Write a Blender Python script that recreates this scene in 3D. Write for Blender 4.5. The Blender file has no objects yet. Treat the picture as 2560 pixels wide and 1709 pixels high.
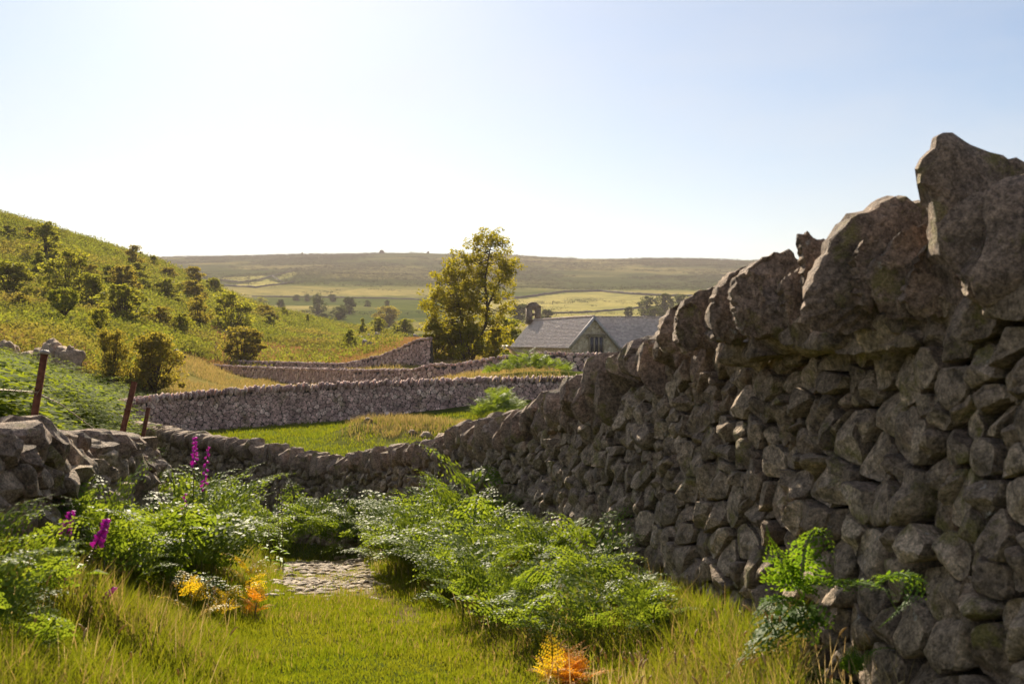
import bpy, bmesh, math, random
import numpy as np
from mathutils import Vector, Matrix

random.seed(5)
RNG = np.random.default_rng(11)
sc = bpy.context.scene
COL = sc.collection
F, CX, CY, CZ = 2844.0, 1280.0, 854.0, 1.4      # lens in photo pixels, eye 1.4 m above the lane

# ------------------------------------------------------------------ mesh helpers
def mesh_np(name, V, quads=None, tris=None, smooth=True):
    me = bpy.data.meshes.new(name)
    V = np.asarray(V, dtype=np.float32).reshape(-1, 3)
    q = np.zeros((0, 4), np.int32) if quads is None or len(quads) == 0 else np.asarray(quads, np.int32)
    t = np.zeros((0, 3), np.int32) if tris is None or len(tris) == 0 else np.asarray(tris, np.int32)
    me.vertices.add(len(V)); me.vertices.foreach_set('co', V.ravel())
    nl = q.size + t.size
    me.loops.add(nl)
    me.loops.foreach_set('vertex_index', np.concatenate([q.ravel(), t.ravel()]).astype(np.int32))
    me.polygons.add(len(q) + len(t))
    st = np.concatenate([np.arange(len(q)) * 4, len(q) * 4 + np.arange(len(t)) * 3]).astype(np.int32)
    me.polygons.foreach_set('loop_start', st)
    if smooth:
        me.polygons.foreach_set('use_smooth', np.ones(len(q) + len(t), dtype=bool))
    me.update(calc_edges=True)
    me.validate()
    return me

class MB:
    def __init__(s): s.v = []; s.q = []; s.t = []; s.n = 0
    def add(s, V, q=None, t=None):
        V = np.asarray(V, float).reshape(-1, 3)
        if q is not None and len(q): s.q.append(np.asarray(q, int) + s.n)
        if t is not None and len(t): s.t.append(np.asarray(t, int) + s.n)
        s.v.append(V); s.n += len(V)
    def mesh(s, name, smooth=True):
        return mesh_np(name, np.concatenate(s.v), np.concatenate(s.q) if s.q else None,
                       np.concatenate(s.t) if s.t else None, smooth)
    def box(s, c, ex, ey, ez, dx, dy, dz):
        c, ex, ey, ez = [np.asarray(a, float) for a in (c, ex, ey, ez)]
        V = [c + ex * dx * i / 2 + ey * dy * j / 2 + ez * dz * k / 2 for k in (-1, 1) for j in (-1, 1) for i in (-1, 1)]
        s.add(V, [(0, 2, 3, 1), (4, 5, 7, 6), (0, 1, 5, 4), (2, 6, 7, 3), (0, 4, 6, 2), (1, 3, 7, 5)])
    def tube(s, pts, rads, n=6):
        pts = np.asarray(pts, float); k = len(pts)
        V = []
        for i in range(k):
            d = pts[min(i + 1, k - 1)] - pts[max(i - 1, 0)]; d = d / (np.linalg.norm(d) + 1e-9)
            a = np.cross(d, [0, 0, 1.0]) if abs(d[2]) < .9 else np.cross(d, [1.0, 0, 0])
            a /= np.linalg.norm(a) + 1e-9; b = np.cross(d, a)
            for j in range(n):
                th = 2 * math.pi * j / n
                V.append(pts[i] + rads[i] * (a * math.cos(th) + b * math.sin(th)))
        q = [(i * n + j, i * n + (j + 1) % n, (i + 1) * n + (j + 1) % n, (i + 1) * n + j) for i in range(k - 1) for j in range(n)]
        base = len(V); V.append(pts[-1]); V.append(pts[0])
        t = [((k - 1) * n + j, (k - 1) * n + (j + 1) % n, base) for j in range(n)] + [((j + 1) % n, j, base + 1) for j in range(n)]
        s.add(V, q, t)

def link(name, me, mat=None, parent=None, label=None, cat=None, group=None, kind=None):
    o = bpy.data.objects.new(name, me); COL.objects.link(o)
    if mat is not None and len(me.materials) == 0: me.materials.append(mat)
    if parent is not None: o.parent = parent
    if label: o['label'] = label
    if cat: o['category'] = cat
    if group: o['group'] = group
    if kind: o['kind'] = kind
    return o

def thing(name, label, cat, loc=(0, 0, 0), rz=0, group=None):
    o = bpy.data.objects.new(name, None); COL.objects.link(o)
    o.empty_display_size = .1
    o.location = [float(a) for a in loc]; o.rotation_euler = (0, 0, rz)
    o['label'] = label; o['category'] = cat
    if group: o['group'] = group
    return o

def smooth01(a, b, x):
    t = np.clip((np.asarray(x, float) - a) / (b - a), 0, 1); return t * t * (3 - 2 * t)

def vnoise(x, y, seed=0):
    x = np.asarray(x, float); y = np.asarray(y, float)
    xi = np.floor(x).astype(np.int64); yi = np.floor(y).astype(np.int64); fx = x - xi; fy = y - yi
    def h(a, b):
        n = (a * 374761393 + b * 668265263 + seed * 1274126177) & 0x7fffffff
        n = ((n ^ (n >> 13)) * 1103515245) & 0x7fffffff
        n = n ^ (n >> 16)
        return (n % 100003) / 100003.0
    fx = fx * fx * (3 - 2 * fx); fy = fy * fy * (3 - 2 * fy)
    return (h(xi, yi) * (1 - fx) + h(xi + 1, yi) * fx) * (1 - fy) + (h(xi, yi + 1) * (1 - fx) + h(xi + 1, yi + 1) * fx) * fy
def fbm(x, y, seed=0, oct=4):
    s = 0; a = .5
    for k in range(oct):
        s = s + a * (vnoise(x * 2 ** k, y * 2 ** k, seed + k * 17) - .5); a *= .5
    return s

# ------------------------------------------------------------------ terrain
PXC = [-2500, 0, 200, 390, 560, 700, 860, 1000, 1150, 1300, 1450, 1650, 1900, 2560, 5200]
def zr(Y, pys): return [CZ + (CY - p) / F * Y for p in pys]
ROWS = {
 15:  [.6, .5, .3, -.3, -1.4, -1.6, -1.6, -1.6, -1.6, -1.6, -1.5, -1.5, -1.5],
 24:  [.5, .40, -.2, -1.3, -1.75, -1.85, -1.9, -1.9, -1.9, -1.9, -1.8, -1.7, -1.7],
 33:  [.5, .35, -.5, -1.6, -1.75, -1.8, -1.8, -1.75, -1.7, -1.65, -1.6, -1.5, -1.5],
 42:  [.5, .30, -1.3, -2.0, -1.9, -1.8, -1.7, -1.65, -1.6, -1.6, -1.5, -1.4, -1.4],
 50:  [.6, .2, -1.4, -1.95, -2.0, -1.95, -1.8, -1.45, -1.1, -.9, -.7, -.7, -.7],
 62:  [1.0, .3, -1.0, -1.9, -2.0, -2.0, -1.85, -1.3, -.35, -.05, -.1, -.3, -.3],
 75:  [2.5, 1.7, .9, -1.2, -2.1, -2.1, -2.0, -1.8, -1.3, -.8, -.7, -.7, -.7],
 95:  [4.0, 2.7, 2.0, .2, -2.2, -2.15, -2.1, -1.2, -.5, -1.0, -1.2, -1.2, -1.2],
 120: [7, 4.5, 3.7, 1.6, -1.7, -1.6, -1.1, 1.2, .6, -1.4, -1.5, -1.5, -1.5],
 150: [13, 8.2, 6.9, 4.0, .6, -.2, 0, 1.9, 1.4, -1.0, -1.2, -1.2, -1.2],
 200: [27, 17.5, 14.7, 9.4, 5.2, 1.7, 1.0, 1.4, 1.2, .4, .3, .3, .3],
 260: [45, 31.5, 24.0, 17.2, 9.6, 5.6, 2.9, 2.2, 2.0, 1.5, 1.3, 1.3, 1.3],
 320: [52, 34.0, 31.0, 24.6, 15.6, 10.2, 5.8, 3.2, 2.6, 2.3, 2.2, 2.2, 2.2],
 400: [50, 31, 29, 22, 13, 8, 4.5, 3.5, 3.0, 3.0, 3.0, 3.0, 3.0],
 500: [30, 22, 20, 15, 10, 7.5, 6.5, 7, 7.5, 7.5, 7.5, 7.5, 7.5],
 700: zr(700, [770, 785, 785, 785, 785, 786, 788, 788, 788, 790, 790, 790, 790]),
 950: zr(950, [750, 755, 755, 755, 754, 753, 752, 752, 755, 754, 754, 754, 752]),
 1250: zr(1250, [705, 710, 710, 710, 708, 708, 712, 715, 720, 722, 722, 724, 724]),
 1700: zr(1700, [670, 676, 676, 676, 674, 674, 676, 678, 682, 684, 686, 686, 686]),
 2150: zr(2150, [650, 654, 654, 654, 652, 650, 646, 646, 650, 654, 658, 658, 660]),
 2500: zr(2500, [636, 639, 640, 639, 639, 635, 628, 625, 630, 633, 640, 638, 645]),
 2700: zr(2500, [640, 642, 643, 642, 642, 638, 631, 628, 633, 636, 643, 641, 648]),
 3000: [160] * 13, 3800: [130] * 13,
}
_ys = sorted(ROWS); _tab = np.array([ROWS[y] + [ROWS[y][-1]] * 2 for y in _ys])
_gpx = np.arange(-2500, 5201, 20.0); _gly = np.linspace(math.log(15), math.log(3800), 560)
_a = np.array([np.interp(_gpx, PXC, r) for r in _tab])
_G = np.array([np.interp(_gly, np.log(_ys), _a[:, j]) for j in range(len(_gpx))]).T
def _blur(A, s, ax):
    r = int(3 * s) + 1; k = np.exp(-.5 * (np.arange(-r, r + 1) / s) ** 2); k /= k.sum()
    P = np.pad(A, [(r, r) if i == ax else (0, 0) for i in range(2)], mode='edge')
    return np.apply_along_axis(lambda m: np.convolve(m, k, 'valid'), ax, P)
_G = _blur(_blur(_G, 2.2, 1), 5.0, 0)

def lane_x(y): return -.46 - .2 * (np.clip(y, 0, 16) - 4.66)
WALLX = ([-2, 2, 3.4, 4.55, 5.5, 6.3, 7.1, 9.7, 11.4, 14.2, 16.1, 18.2], [2.1, 1.75, 1.53, 1.16, .9, .79, .56, .095, -.5, -1.2, -1.9, -3.03])
def wall_x(y): return np.interp(y, WALLX[0], WALLX[1])

def near_z(x, y):
    b = np.where(y < 4.66, -.05 * (y - 4.66), -.15 * (np.minimum(y, 18) - 4.66))
    dl = (lane_x(y) - .62) - x
    b = b + .36 * smooth01(0, 1.1, dl)
    xb = np.interp(y, [0, 5, 9, 14, 20, 30], [-2.5, -2.6, -3.2, -5.5, -7.8, -11])
    s = smooth01(0, 1.5, xb - x)
    b = b * (1 - s) + .55 * s
    b = b + .16 * smooth01(.8, .1, wall_x(y) - x)
    b = b + .05 * fbm(x * 1.1, y * 1.1, 3, 4) + .03 * fbm(x * 4, y * 4, 9, 3)
    return b

def T(x, y):
    x = np.asarray(x, float); y = np.asarray(y, float)
    Y = np.clip(y, 15, 3800)
    px = np.clip(CX + F * x / Y, -2500, 5200)
    i = np.clip((px + 2500) / 20.0, 0, len(_gpx) - 1.001); j = np.clip((np.log(Y) - _gly[0]) / (_gly[1] - _gly[0]), 0, len(_gly) - 1.001)
    i0 = i.astype(int); j0 = j.astype(int); fi = i - i0; fj = j - j0
    far = (_G[j0, i0] * (1 - fi) + _G[j0, i0 + 1] * fi) * (1 - fj) + (_G[j0 + 1, i0] * (1 - fi) + _G[j0 + 1, i0 + 1] * fi) * fj
    amp = np.interp(Y, [15, 40, 60, 120, 250, 500, 1500, 2500], [.08, .15, .5, 1.0, 2.0, 2.5, 9, 7])
    amp = amp * np.where((Y > 44) & (Y < 130) & (px > 420), .3, 1)
    sc_ = np.interp(Y, [15, 60, 250, 1000, 2500], [6, 10, 22, 90, 200])
    sc_ = 1.0
    f2 = amp * fbm(x / 14, y / 14, 5, 3) * np.where(Y < 500, 1, .0) + amp * fbm(x / 160, y / 160, 6, 5) * smooth01(350, 700, Y)
    # mound of dry grass in the small field
    m = np.exp(-(((x + 3.2) / 2.0) ** 2 + ((y - 37.5) / 2.4) ** 2)); m2 = np.exp(-(((x + 5.0) / .9) ** 2 + ((y - 38.5) / 1.6) ** 2))
    far = far + f2 + (.45 * m + .3 * m2) * (1 + .5 * fbm(x * 1.3, y * 1.3, 21, 3))
    w = smooth01(17, 24, y)
    return near_z(x, y) * (1 - w) + far * w

def P(px, py, Y): return np.array([(px - CX) / F * Y, Y, CZ + (CY - py) / F * Y])
def onground(px, Y):
    x = (px - CX) / F * Y; return np.array([x, Y, float(T(x, Y))])
def hit(px, py, y0=22.0, y1=2800.0):
    Y = np.exp(np.linspace(math.log(y0), math.log(y1), 1500)); x = (px - CX) / F * Y
    pp = CY - (T(x, Y) - CZ) / Y * F
    k = np.argmax(pp <= py) if (pp <= py).any() else int(np.argmin(pp))
    return np.array([x[k], Y[k], float(T(x[k], Y[k]))])

# ------------------------------------------------------------------ materials
class NT:
    def __init__(s, name):
        s.m = bpy.data.materials.new(name); s.m.use_nodes = True; s.t = s.m.node_tree; s.t.nodes.clear()
        s.out = s.t.nodes.new('ShaderNodeOutputMaterial')
    def n(s, ty, **k):
        nd = s.t.nodes.new(ty)
        for a, v in k.items():
            if a.startswith('i_'):
                key = a[2:].replace('_', ' ')
                nd.inputs[key].default_value = v
            else: setattr(nd, a, v)
        return nd
    def l(s, a, b): s.t.links.new(a, b)
    def noise(s, vec, scale, detail=4, rough=.6):
        nd = s.n('ShaderNodeTexNoise'); nd.inputs['Scale'].default_value = scale; nd.inputs['Detail'].default_value = detail
        nd.inputs['Roughness'].default_value = rough
        if vec is not None: s.l(vec, nd.inputs['Vector'])
        return nd.outputs['Fac']
    def ramp(s, fac, stops):
        nd = s.n('ShaderNodeValToRGB'); s.l(fac, nd.inputs['Fac']); e = nd.color_ramp.elements
        while len(e) > 1: e.remove(e[-1])
        e[0].position, c0 = stops[0]; e[0].color = (*c0, 1) if not np.isscalar(c0) else (c0, c0, c0, 1)
        for p, c in stops[1:]:
            q = e.new(p); q.color = (*c, 1) if not np.isscalar(c) else (c, c, c, 1)
        return nd.outputs['Color']
    def mix(s, fac, a, b, mode='MIX'):
        nd = s.n('ShaderNodeMix', data_type='RGBA', blend_type=mode)
        for v, k in ((fac, 0), (a, 6), (b, 7)):
            if hasattr(v, 'links'): s.l(v, nd.inputs[k])
            elif np.isscalar(v): nd.inputs[k].default_value = v
            else: nd.inputs[k].default_value = (*v, 1)
        return nd.outputs[2]
    def math(s, op, a, b=0.0):
        nd = s.n('ShaderNodeMath', operation=op)
        for v, k in ((a, 0), (b, 1)):
            if hasattr(v, 'links'): s.l(v, nd.inputs[k])
            else: nd.inputs[k].default_value = v
        return nd.outputs[0]
    def bump(s, h, strength, dist):
        nd = s.n('ShaderNodeBump'); nd.inputs['Strength'].default_value = strength; nd.inputs['Distance'].default_value = dist
        s.l(h, nd.inputs['Height']); return nd.outputs['Normal']
    def principled(s, col, rough=.8, normal=None, spec=.4, metallic=0):
        p = s.n('ShaderNodeBsdfPrincipled')
        for v, k in ((col, 'Base Color'), (rough, 'Roughness')):
            if hasattr(v, 'links'): s.l(v, p.inputs[k])
            elif np.isscalar(v): p.inputs[k].default_value = v
            else: p.inputs[k].default_value = (*v, 1)
        p.inputs['Specular IOR Level'].default_value = spec; p.inputs['Metallic'].default_value = metallic
        if normal is not None: s.l(normal, p.inputs['Normal'])
        return p.outputs[0]
    def done(s, sh): s.l(sh, s.out.inputs['Surface']); return s.m

def pos(nt): return nt.n('ShaderNodeNewGeometry').outputs['Position']
def island(nt): return nt.n('ShaderNodeNewGeometry').outputs['Random Per Island']

def stone_mat(name, tones, scale=1.0, lichen=.5, bump=.5, spec=.3, rough=.85):
    nt = NT(name); p = pos(nt); isl = island(nt)
    n1 = nt.noise(p, 9 * scale, 6, .65); n2 = nt.noise(p, 42 * scale, 5, .7); n3 = nt.noise(p, 3.2 * scale, 3)
    base = nt.ramp(isl, [(i / (len(tones) - 1), t) for i, t in enumerate(tones)])
    v = nt.ramp(n1, [(.3, .45), (.7, 1.5)])
    col = nt.mix(1.0, base, v, 'MULTIPLY')
    sp = nt.ramp(n2, [(.36, .35), (.5, 1.0), (.66, 1.7)])
    col = nt.mix(.8, col, sp, 'MULTIPLY')
    if lichen > 0:
        ly = nt.math('MULTIPLY', nt.ramp(nt.noise(p, 5.2 * scale, 6, .7), [(.56, 0.0), (.64, 1.0)]), lichen)
        col = nt.mix(ly, col, (.23, .2, .05))
        lw = nt.math('MULTIPLY', nt.ramp(nt.noise(p, 8.7 * scale, 5, .75), [(.64, 0.0), (.69, 1.0)]), lichen * .9)
        col = nt.mix(lw, col, (.55, .52, .46))
        lo = nt.math('MULTIPLY', nt.ramp(n3, [(.62, 0.0), (.72, 1.0)]), lichen * .5)
        col = nt.mix(lo, col, (.28, .14, .055))
    n5 = nt.noise(p, 120 * scale, 4, .7); col = nt.mix(.7, col, nt.ramp(n5, [(.35, .45), (.5, 1.0), (.65, 1.6)]), 'MULTIPLY')
    h = nt.math('ADD', nt.math('ADD', n1, nt.math('MULTIPLY', n2, .45)), nt.math('MULTIPLY', n5, .2))
    return nt.done(nt.principled(col, rough, nt.bump(h, bump, .05 / scale), spec))

def leaf_mat(name, cols, trans=.45, tcol=None, rough=.45, spec=.5, patch=None, patch2=None):
    nt = NT(name); isl = island(nt)
    col = nt.ramp(isl, [(i / (len(cols) - 1), c) for i, c in enumerate(cols)])
    if patch is not None:
        nz = nt.ramp(nt.noise(pos(nt), patch[0], 3), [(.42, 0.0), (.62, 1.0)])
        col = nt.mix(nt.math('MULTIPLY', nz, patch[2]), col, patch[1])
    if patch2 is not None:
        nz = nt.ramp(nt.noise(pos(nt), patch2[0], 5), [(.52, 0.0), (.62, 1.0)])
        col = nt.mix(nt.math('MULTIPLY', nz, patch2[2]), col, patch2[1])
    pr = nt.principled(col, rough, None, spec)
    tr = nt.n('ShaderNodeBsdfTranslucent')
    tm = nt.mix(1.0, col, tcol or (1.5, 1.35, .6), 'MULTIPLY'); nt.l(tm, tr.inputs['Color'])
    mx = nt.n('ShaderNodeMixShader'); mx.inputs[0].default_value = trans
    nt.l(pr, mx.inputs[1]); nt.l(tr.outputs[0], mx.inputs[2])
    return nt.done(mx.outputs[0])

M = {}
M['stone'] = stone_mat('lane_wall_stone', [(.21, .15, .105), (.35, .26, .18), (.27, .2, .145), (.5, .375, .26), (.31, .23, .16)], 1.0, .7, 1.0)
M['cope'] = stone_mat('coping_stone', [(.22, .155, .11), (.32, .225, .16), (.26, .185, .135)], 1.2, .6, 1.0)
M['core'] = stone_mat('gap_shade_dark_stone', [(.06, .05, .045), (.07, .06, .05)], 1.0, .1, .8)  # near-black tone paints shade into the wall gaps; far walls and rocks share it
M['field_stone'] = stone_mat('field_wall_stone', [(.33, .205, .175), (.54, .355, .3), (.42, .27, .23), (.72, .52, .43)], .35, .35, .5)
M['chapel_stone'] = None
M['boulder'] = stone_mat('boulder_stone', [(.3, .21, .14), (.4, .28, .19)], .5, .5, .8)

def mk_chapel_stone():
    nt = NT('chapel_rubble'); p = pos(nt)
    vo = nt.n('ShaderNodeTexVoronoi'); vo.inputs['Scale'].default_value = 3.6; nt.l(p, vo.inputs['Vector'])
    ve = nt.n('ShaderNodeTexVoronoi', feature='DISTANCE_TO_EDGE'); ve.inputs['Scale'].default_value = 3.6; nt.l(p, ve.inputs['Vector'])
    sx = nt.n('ShaderNodeSeparateColor'); nt.l(vo.outputs['Color'], sx.inputs[0])
    base = nt.ramp(sx.outputs[0], [(0, (.4, .31, .21)), (.5, (.56, .45, .31)), (.8, (.64, .53, .39)), (1, (.82, .72, .58))])
    col = nt.mix(nt.ramp(ve.outputs['Distance'], [(.02, 1.0), (.07, 0.0)]), base, (.58, .48, .35))
    col = nt.mix(.6, col, nt.ramp(nt.noise(p, 5, 5), [(.3, .7), (.7, 1.25)]), 'MULTIPLY')
    h = nt.ramp(ve.outputs['Distance'], [(0, 0.0), (.12, 1.0)])
    return nt.done(nt.principled(col, .9, nt.bump(h, .7, .06), .2))
M['chapel_stone'] = mk_chapel_stone()
def mk_slate():
    nt = NT('roof_slate'); isl = island(nt); p = pos(nt)
    col = nt.ramp(isl, [(0, (.46, .365, .335)), (.5, (.58, .47, .43)), (.85, (.64, .52, .48)), (1, (.72, .62, .54))])
    col = nt.mix(nt.ramp(nt.noise(p, 1.3, 6, .7), [(.58, 0.0), (.7, .5)]), col, (.4, .34, .25))
    return nt.done(nt.principled(col, .5, nt.bump(nt.noise(p, 14, 4), .4, .02), .6))
M['slate'] = mk_slate()
def plain(name, c, rough=.7, spec=.3, metallic=0, nscale=12, var=.5):
    nt = NT(name); p = pos(nt)
    col = nt.mix(1.0, c, nt.ramp(nt.noise(p, nscale, 5), [(.3, 1 - var), (.7, 1 + var)]), 'MULTIPLY')
    return nt.done(nt.principled(col, rough, nt.bump(nt.noise(p, nscale * 3, 3), .3, .01), spec, metallic))
M['verge'] = plain('verge_board', (.42, .38, .38), .7)
M['dressed'] = plain('dressed_stone', (.3, .25, .18), .85)
M['glass'] = plain('leaded_glass', (.06, .055, .07), .25, .5, 0, 20, .5)
M['bellstone'] = stone_mat('bellcote_stone', [(.2, .155, .12), (.23, .18, .145)], .5, .3, .8)
M['rust'] = plain('rusty_iron', (.16, .055, .025), .75, .3, .3, 30, .5)
M['zinc'] = plain('pale_cap', (.35, .3, .26), .6, .4, .3, 30, .3)
M['bark'] = plain('bark', (.075, .055, .04), .95, .1, 0, 6, .5)
M['stalk'] = leaf_mat('green_stalk', [(.1, .12, .03), (.13, .12, .04)], .15)
M['fern'] = leaf_mat('bracken_green', [(.09, .15, .025), (.125, .19, .035), (.17, .235, .05), (.1, .165, .035)], .55, (1.9, 1.6, .5), .5, .12)
M['fern_dark'] = leaf_mat('wall_fern_green', [(.07, .15, .022), (.1, .19, .03), (.14, .23, .035)], .55, (1.9, 1.6, .45), .5, .1)
M['fern_yellow'] = leaf_mat('bracken_yellow', [(.5, .4, .03), (.58, .42, .03), (.4, .4, .05)], .55, (1.5, 1.25, .5), .5, .3)
M['fern_orange'] = leaf_mat('bracken_orange', [(.6, .29, .03), (.66, .37, .04), (.48, .2, .03)], .5, (1.4, 1.1, .5), .6, .15)
M['fern_far'] = leaf_mat('bracken_far', [(.12, .14, .03), (.15, .185, .038), (.185, .215, .05), (.18, .17, .055)], .56, (1.5, 1.35, .55), .9, .03, (.11, (.09, .095, .03), .75), (.045, (.22, .17, .08), .6))
M['fern_mid'] = leaf_mat('bracken_mid', [(.11, .165, .025), (.145, .2, .034), (.18, .235, .044), (.13, .17, .034)], .58, (1.8, 1.55, .5), .75, .06)
M['grass'] = leaf_mat('grass_green', [(.085, .11, .014), (.115, .145, .018), (.15, .17, .022), (.19, .185, .035)], .52, (1.6, 1.6, .35), .6, .2, (1.3, (.17, .165, .035), .6))
M['grass_dry'] = leaf_mat('grass_dry', [(.28, .215, .11), (.34, .27, .14), (.24, .2, .09), (.19, .19, .07)], .45, (1.4, 1.2, .7), .6, .2)
M['grass_orange'] = leaf_mat('grass_rusty', [(.26, .16, .085), (.3, .2, .105), (.22, .15, .07)], .4, (1.4, 1.15, .7), .6, .2)
M['seed'] = leaf_mat('grass_seed', [(.45, .34, .17), (.52, .42, .24), (.38, .26, .12)], .4, (1.3, 1.2, .9), .6, .2)
M['tree_leaf'] = leaf_mat('ash_leaf', [(.15, .165, .022), (.195, .205, .028), (.24, .23, .036)], .66, (1.9, 1.55, .5), .6, .15)
M['bush_green'] = leaf_mat('shrub_leaf_green', [(.15, .18, .036), (.19, .21, .042), (.22, .23, .052)], .66, (1.7, 1.45, .55), .7, .1)
M['bush_dark'] = leaf_mat('shrub_leaf_dark', [(.14, .14, .038), (.185, .175, .046), (.22, .2, .055)], .66, (1.8, 1.5, .6), .7, .1)
M['bush_light'] = leaf_mat('shrub_leaf_light', [(.15, .185, .035), (.19, .22, .045), (.22, .22, .055)], .55, (1.7, 1.5, .5), .7, .1)
M['far_leaf'] = leaf_mat('far_leaf', [(.05, .065, .028), (.065, .085, .032), (.08, .1, .036)], .45, (1.5, 1.35, .7), .8, .05)
M['heather'] = leaf_mat('hill_scrub', [(.018, .024, .012), (.03, .038, .016), (.05, .058, .022)], .2, (1.4, 1.3, .7), 1.0, .0)
M['petal'] = leaf_mat('foxglove_petal', [(.5, .07, .45), (.62, .1, .52), (.42, .05, .42)], .55, (1.4, 1.2, 1.35), .5, .2)
M['bud'] = leaf_mat('foxglove_bud', [(.14, .17, .05), (.2, .16, .09), (.16, .13, .07)], .4)
M['wire'] = plain('fence_wire', (.3, .24, .16), .6, .4, .5)

def ground_mat():
    nt = NT('ground_cover'); p = pos(nt)
    at = nt.n('ShaderNodeAttribute', attribute_name='cover'); c = at.outputs['Color']
    n1 = nt.noise(p, .9, 6, .65); n2 = nt.noise(p, .06, 6, .65); n3 = nt.noise(p, 14, 5, .7); n4 = nt.noise(p, .012, 5, .6)
    col = nt.mix(1.0, c, nt.ramp(n1, [(.3, .68), (.7, 1.3)]), 'MULTIPLY')
    col = nt.mix(.8, col, nt.ramp(n2, [(.35, (.62, .7, .66)), (.65, (1.25, 1.2, 1.1))]), 'MULTIPLY')
    col = nt.mix(.8, col, nt.ramp(n4, [(.4, (.75, .8, .75)), (.6, (1.2, 1.15, 1.05))]), 'MULTIPLY')
    col = nt.mix(.8, col, nt.ramp(n3, [(.3, .6), (.7, 1.4)]), 'MULTIPLY')
    h = nt.math('ADD', n3, nt.math('MULTIPLY', n1, 2.0))
    return nt.done(nt.principled(col, 1.0, nt.bump(h, .7, .06), 0.0))
M['ground'] = ground_mat()
M['dirt'] = plain('trodden_earth', (.2, .145, .08), .95, .1, 0, 7, .5)
M['pebble'] = stone_mat('path_stone', [(.28, .205, .13), (.4, .3, .2), (.2, .145, .095), (.52, .41, .28)], 2.5, 0, .8, .15, .7)

# ------------------------------------------------------------------ stones
def _ico(level):
    bm = bmesh.new(); bmesh.ops.create_icosphere(bm, subdivisions=level, radius=1)
    v = np.array([q.co[:] for q in bm.verts]); f = np.array([[q.index for q in p.verts] for p in bm.faces]); bm.free()
    return v, f
ICO = {k: _ico(k) for k in (1, 2, 3, 4)}
def rock(dims, rng, level=2, boxy=4.0, cuts=6, rough=.05):
    v, f = ICO[level]; v = v.copy()
    v = v / (np.abs(v) ** boxy).sum(1)[:, None] ** (1 / boxy)
    for _ in range(cuts):
        n = rng.normal(size=3); n /= np.linalg.norm(n); d = rng.uniform(.62, .98)
        e = v @ n - d; v = v - np.where(e > 0, e, 0)[:, None] * n
    for fr in (2.0, 4.5, 9.0, 17.0):
        for _ in range(2):
            n = rng.normal(size=3); v = v * (1 + rough / fr ** .8 * 2.2 * np.sin(fr * (v @ n) + rng.uniform(0, 6)))[:, None]
    return v * np.asarray(dims) / 2, f

def resample(poly, m):
    p = np.asarray(poly, float)
    d = np.linalg.norm(np.roll(p, -1, 0) - p, axis=1); c = np.concatenate([[0], np.cumsum(d)]); p2 = np.vstack([p, p[:1]])
    t = np.linspace(0, c[-1], m, endpoint=False)
    return np.stack([np.interp(t, c, p2[:, 0]), np.interp(t, c, p2[:, 1])], 1)
def chaikin(p, w=.22):
    p = np.asarray(p, float); q = np.roll(p, -1, 0)
    return np.stack([p * (1 - w) + q * w, p * w + q * (1 - w)], 1).reshape(-1, 2)

def poly_stone(poly, depth, rng, m=20, rings=(1, .985, .93, .8, .55, .28), back=.1, facet=True, rough=.05, crisp=False):
    """stone seen as an outline, with a facetted bulging front and a back; returns u, v, d coordinates and faces"""
    p = resample(poly if crisp else chaikin(poly, .13), m); c = p.mean(0); r = p - c
    size = np.linalg.norm(r, axis=1).mean()
    U = [np.column_stack([c + r * .86, np.full(m, -back)]), np.column_stack([c + r * .97, np.full(m, -back * .35)])]
    pl = []
    for _ in range(5 if facet else 0):
        a = rng.uniform(0, 6.28); s = rng.uniform(.1, 1.1); pl.append((math.cos(a) * s, math.sin(a) * s, rng.uniform(.5, .98)))
    tl = rng.normal(0, .16, 2)
    for k in rings:
        q = r * k; dd = depth * (1 - k ** 10) ** .6 * np.ones(m)
        for ax, ay, o in pl:
            dd = np.minimum(dd, depth * (o + (q @ np.array([ax, ay])) / size))
        dd = np.maximum(dd, depth * .02) if k < 1 else np.zeros(m)
        dd = dd + (q @ tl) * (1 - k ** 4)
        U.append(np.column_stack([c + q, dd]))
    cd = depth
    for ax, ay, o in pl: cd = min(cd, depth * o)
    U.append(np.array([[c[0], c[1], cd]]))
    V = np.concatenate(U); R = len(rings) + 2
    for fr in (1.6, 3.7, 8.0, 15.0, 24.0):
        n = rng.normal(size=(3, 3)) * fr / max(size, .01) * .5
        V[m:] = V[m:] + size * rough * (.55 if fr < 3 else .9) / fr ** .5 * np.sin(V[m:] @ n + rng.uniform(0, 6, 3))
    j = np.arange(m); jn = (j + 1) % m
    q = np.concatenate([np.column_stack([i * m + j, i * m + jn, (i + 1) * m + jn, (i + 1) * m + j]) for i in range(R - 1)])
    t = np.column_stack([(R - 1) * m + j, (R - 1) * m + jn, np.full(m, R * m)])
    return V, q, t

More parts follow.
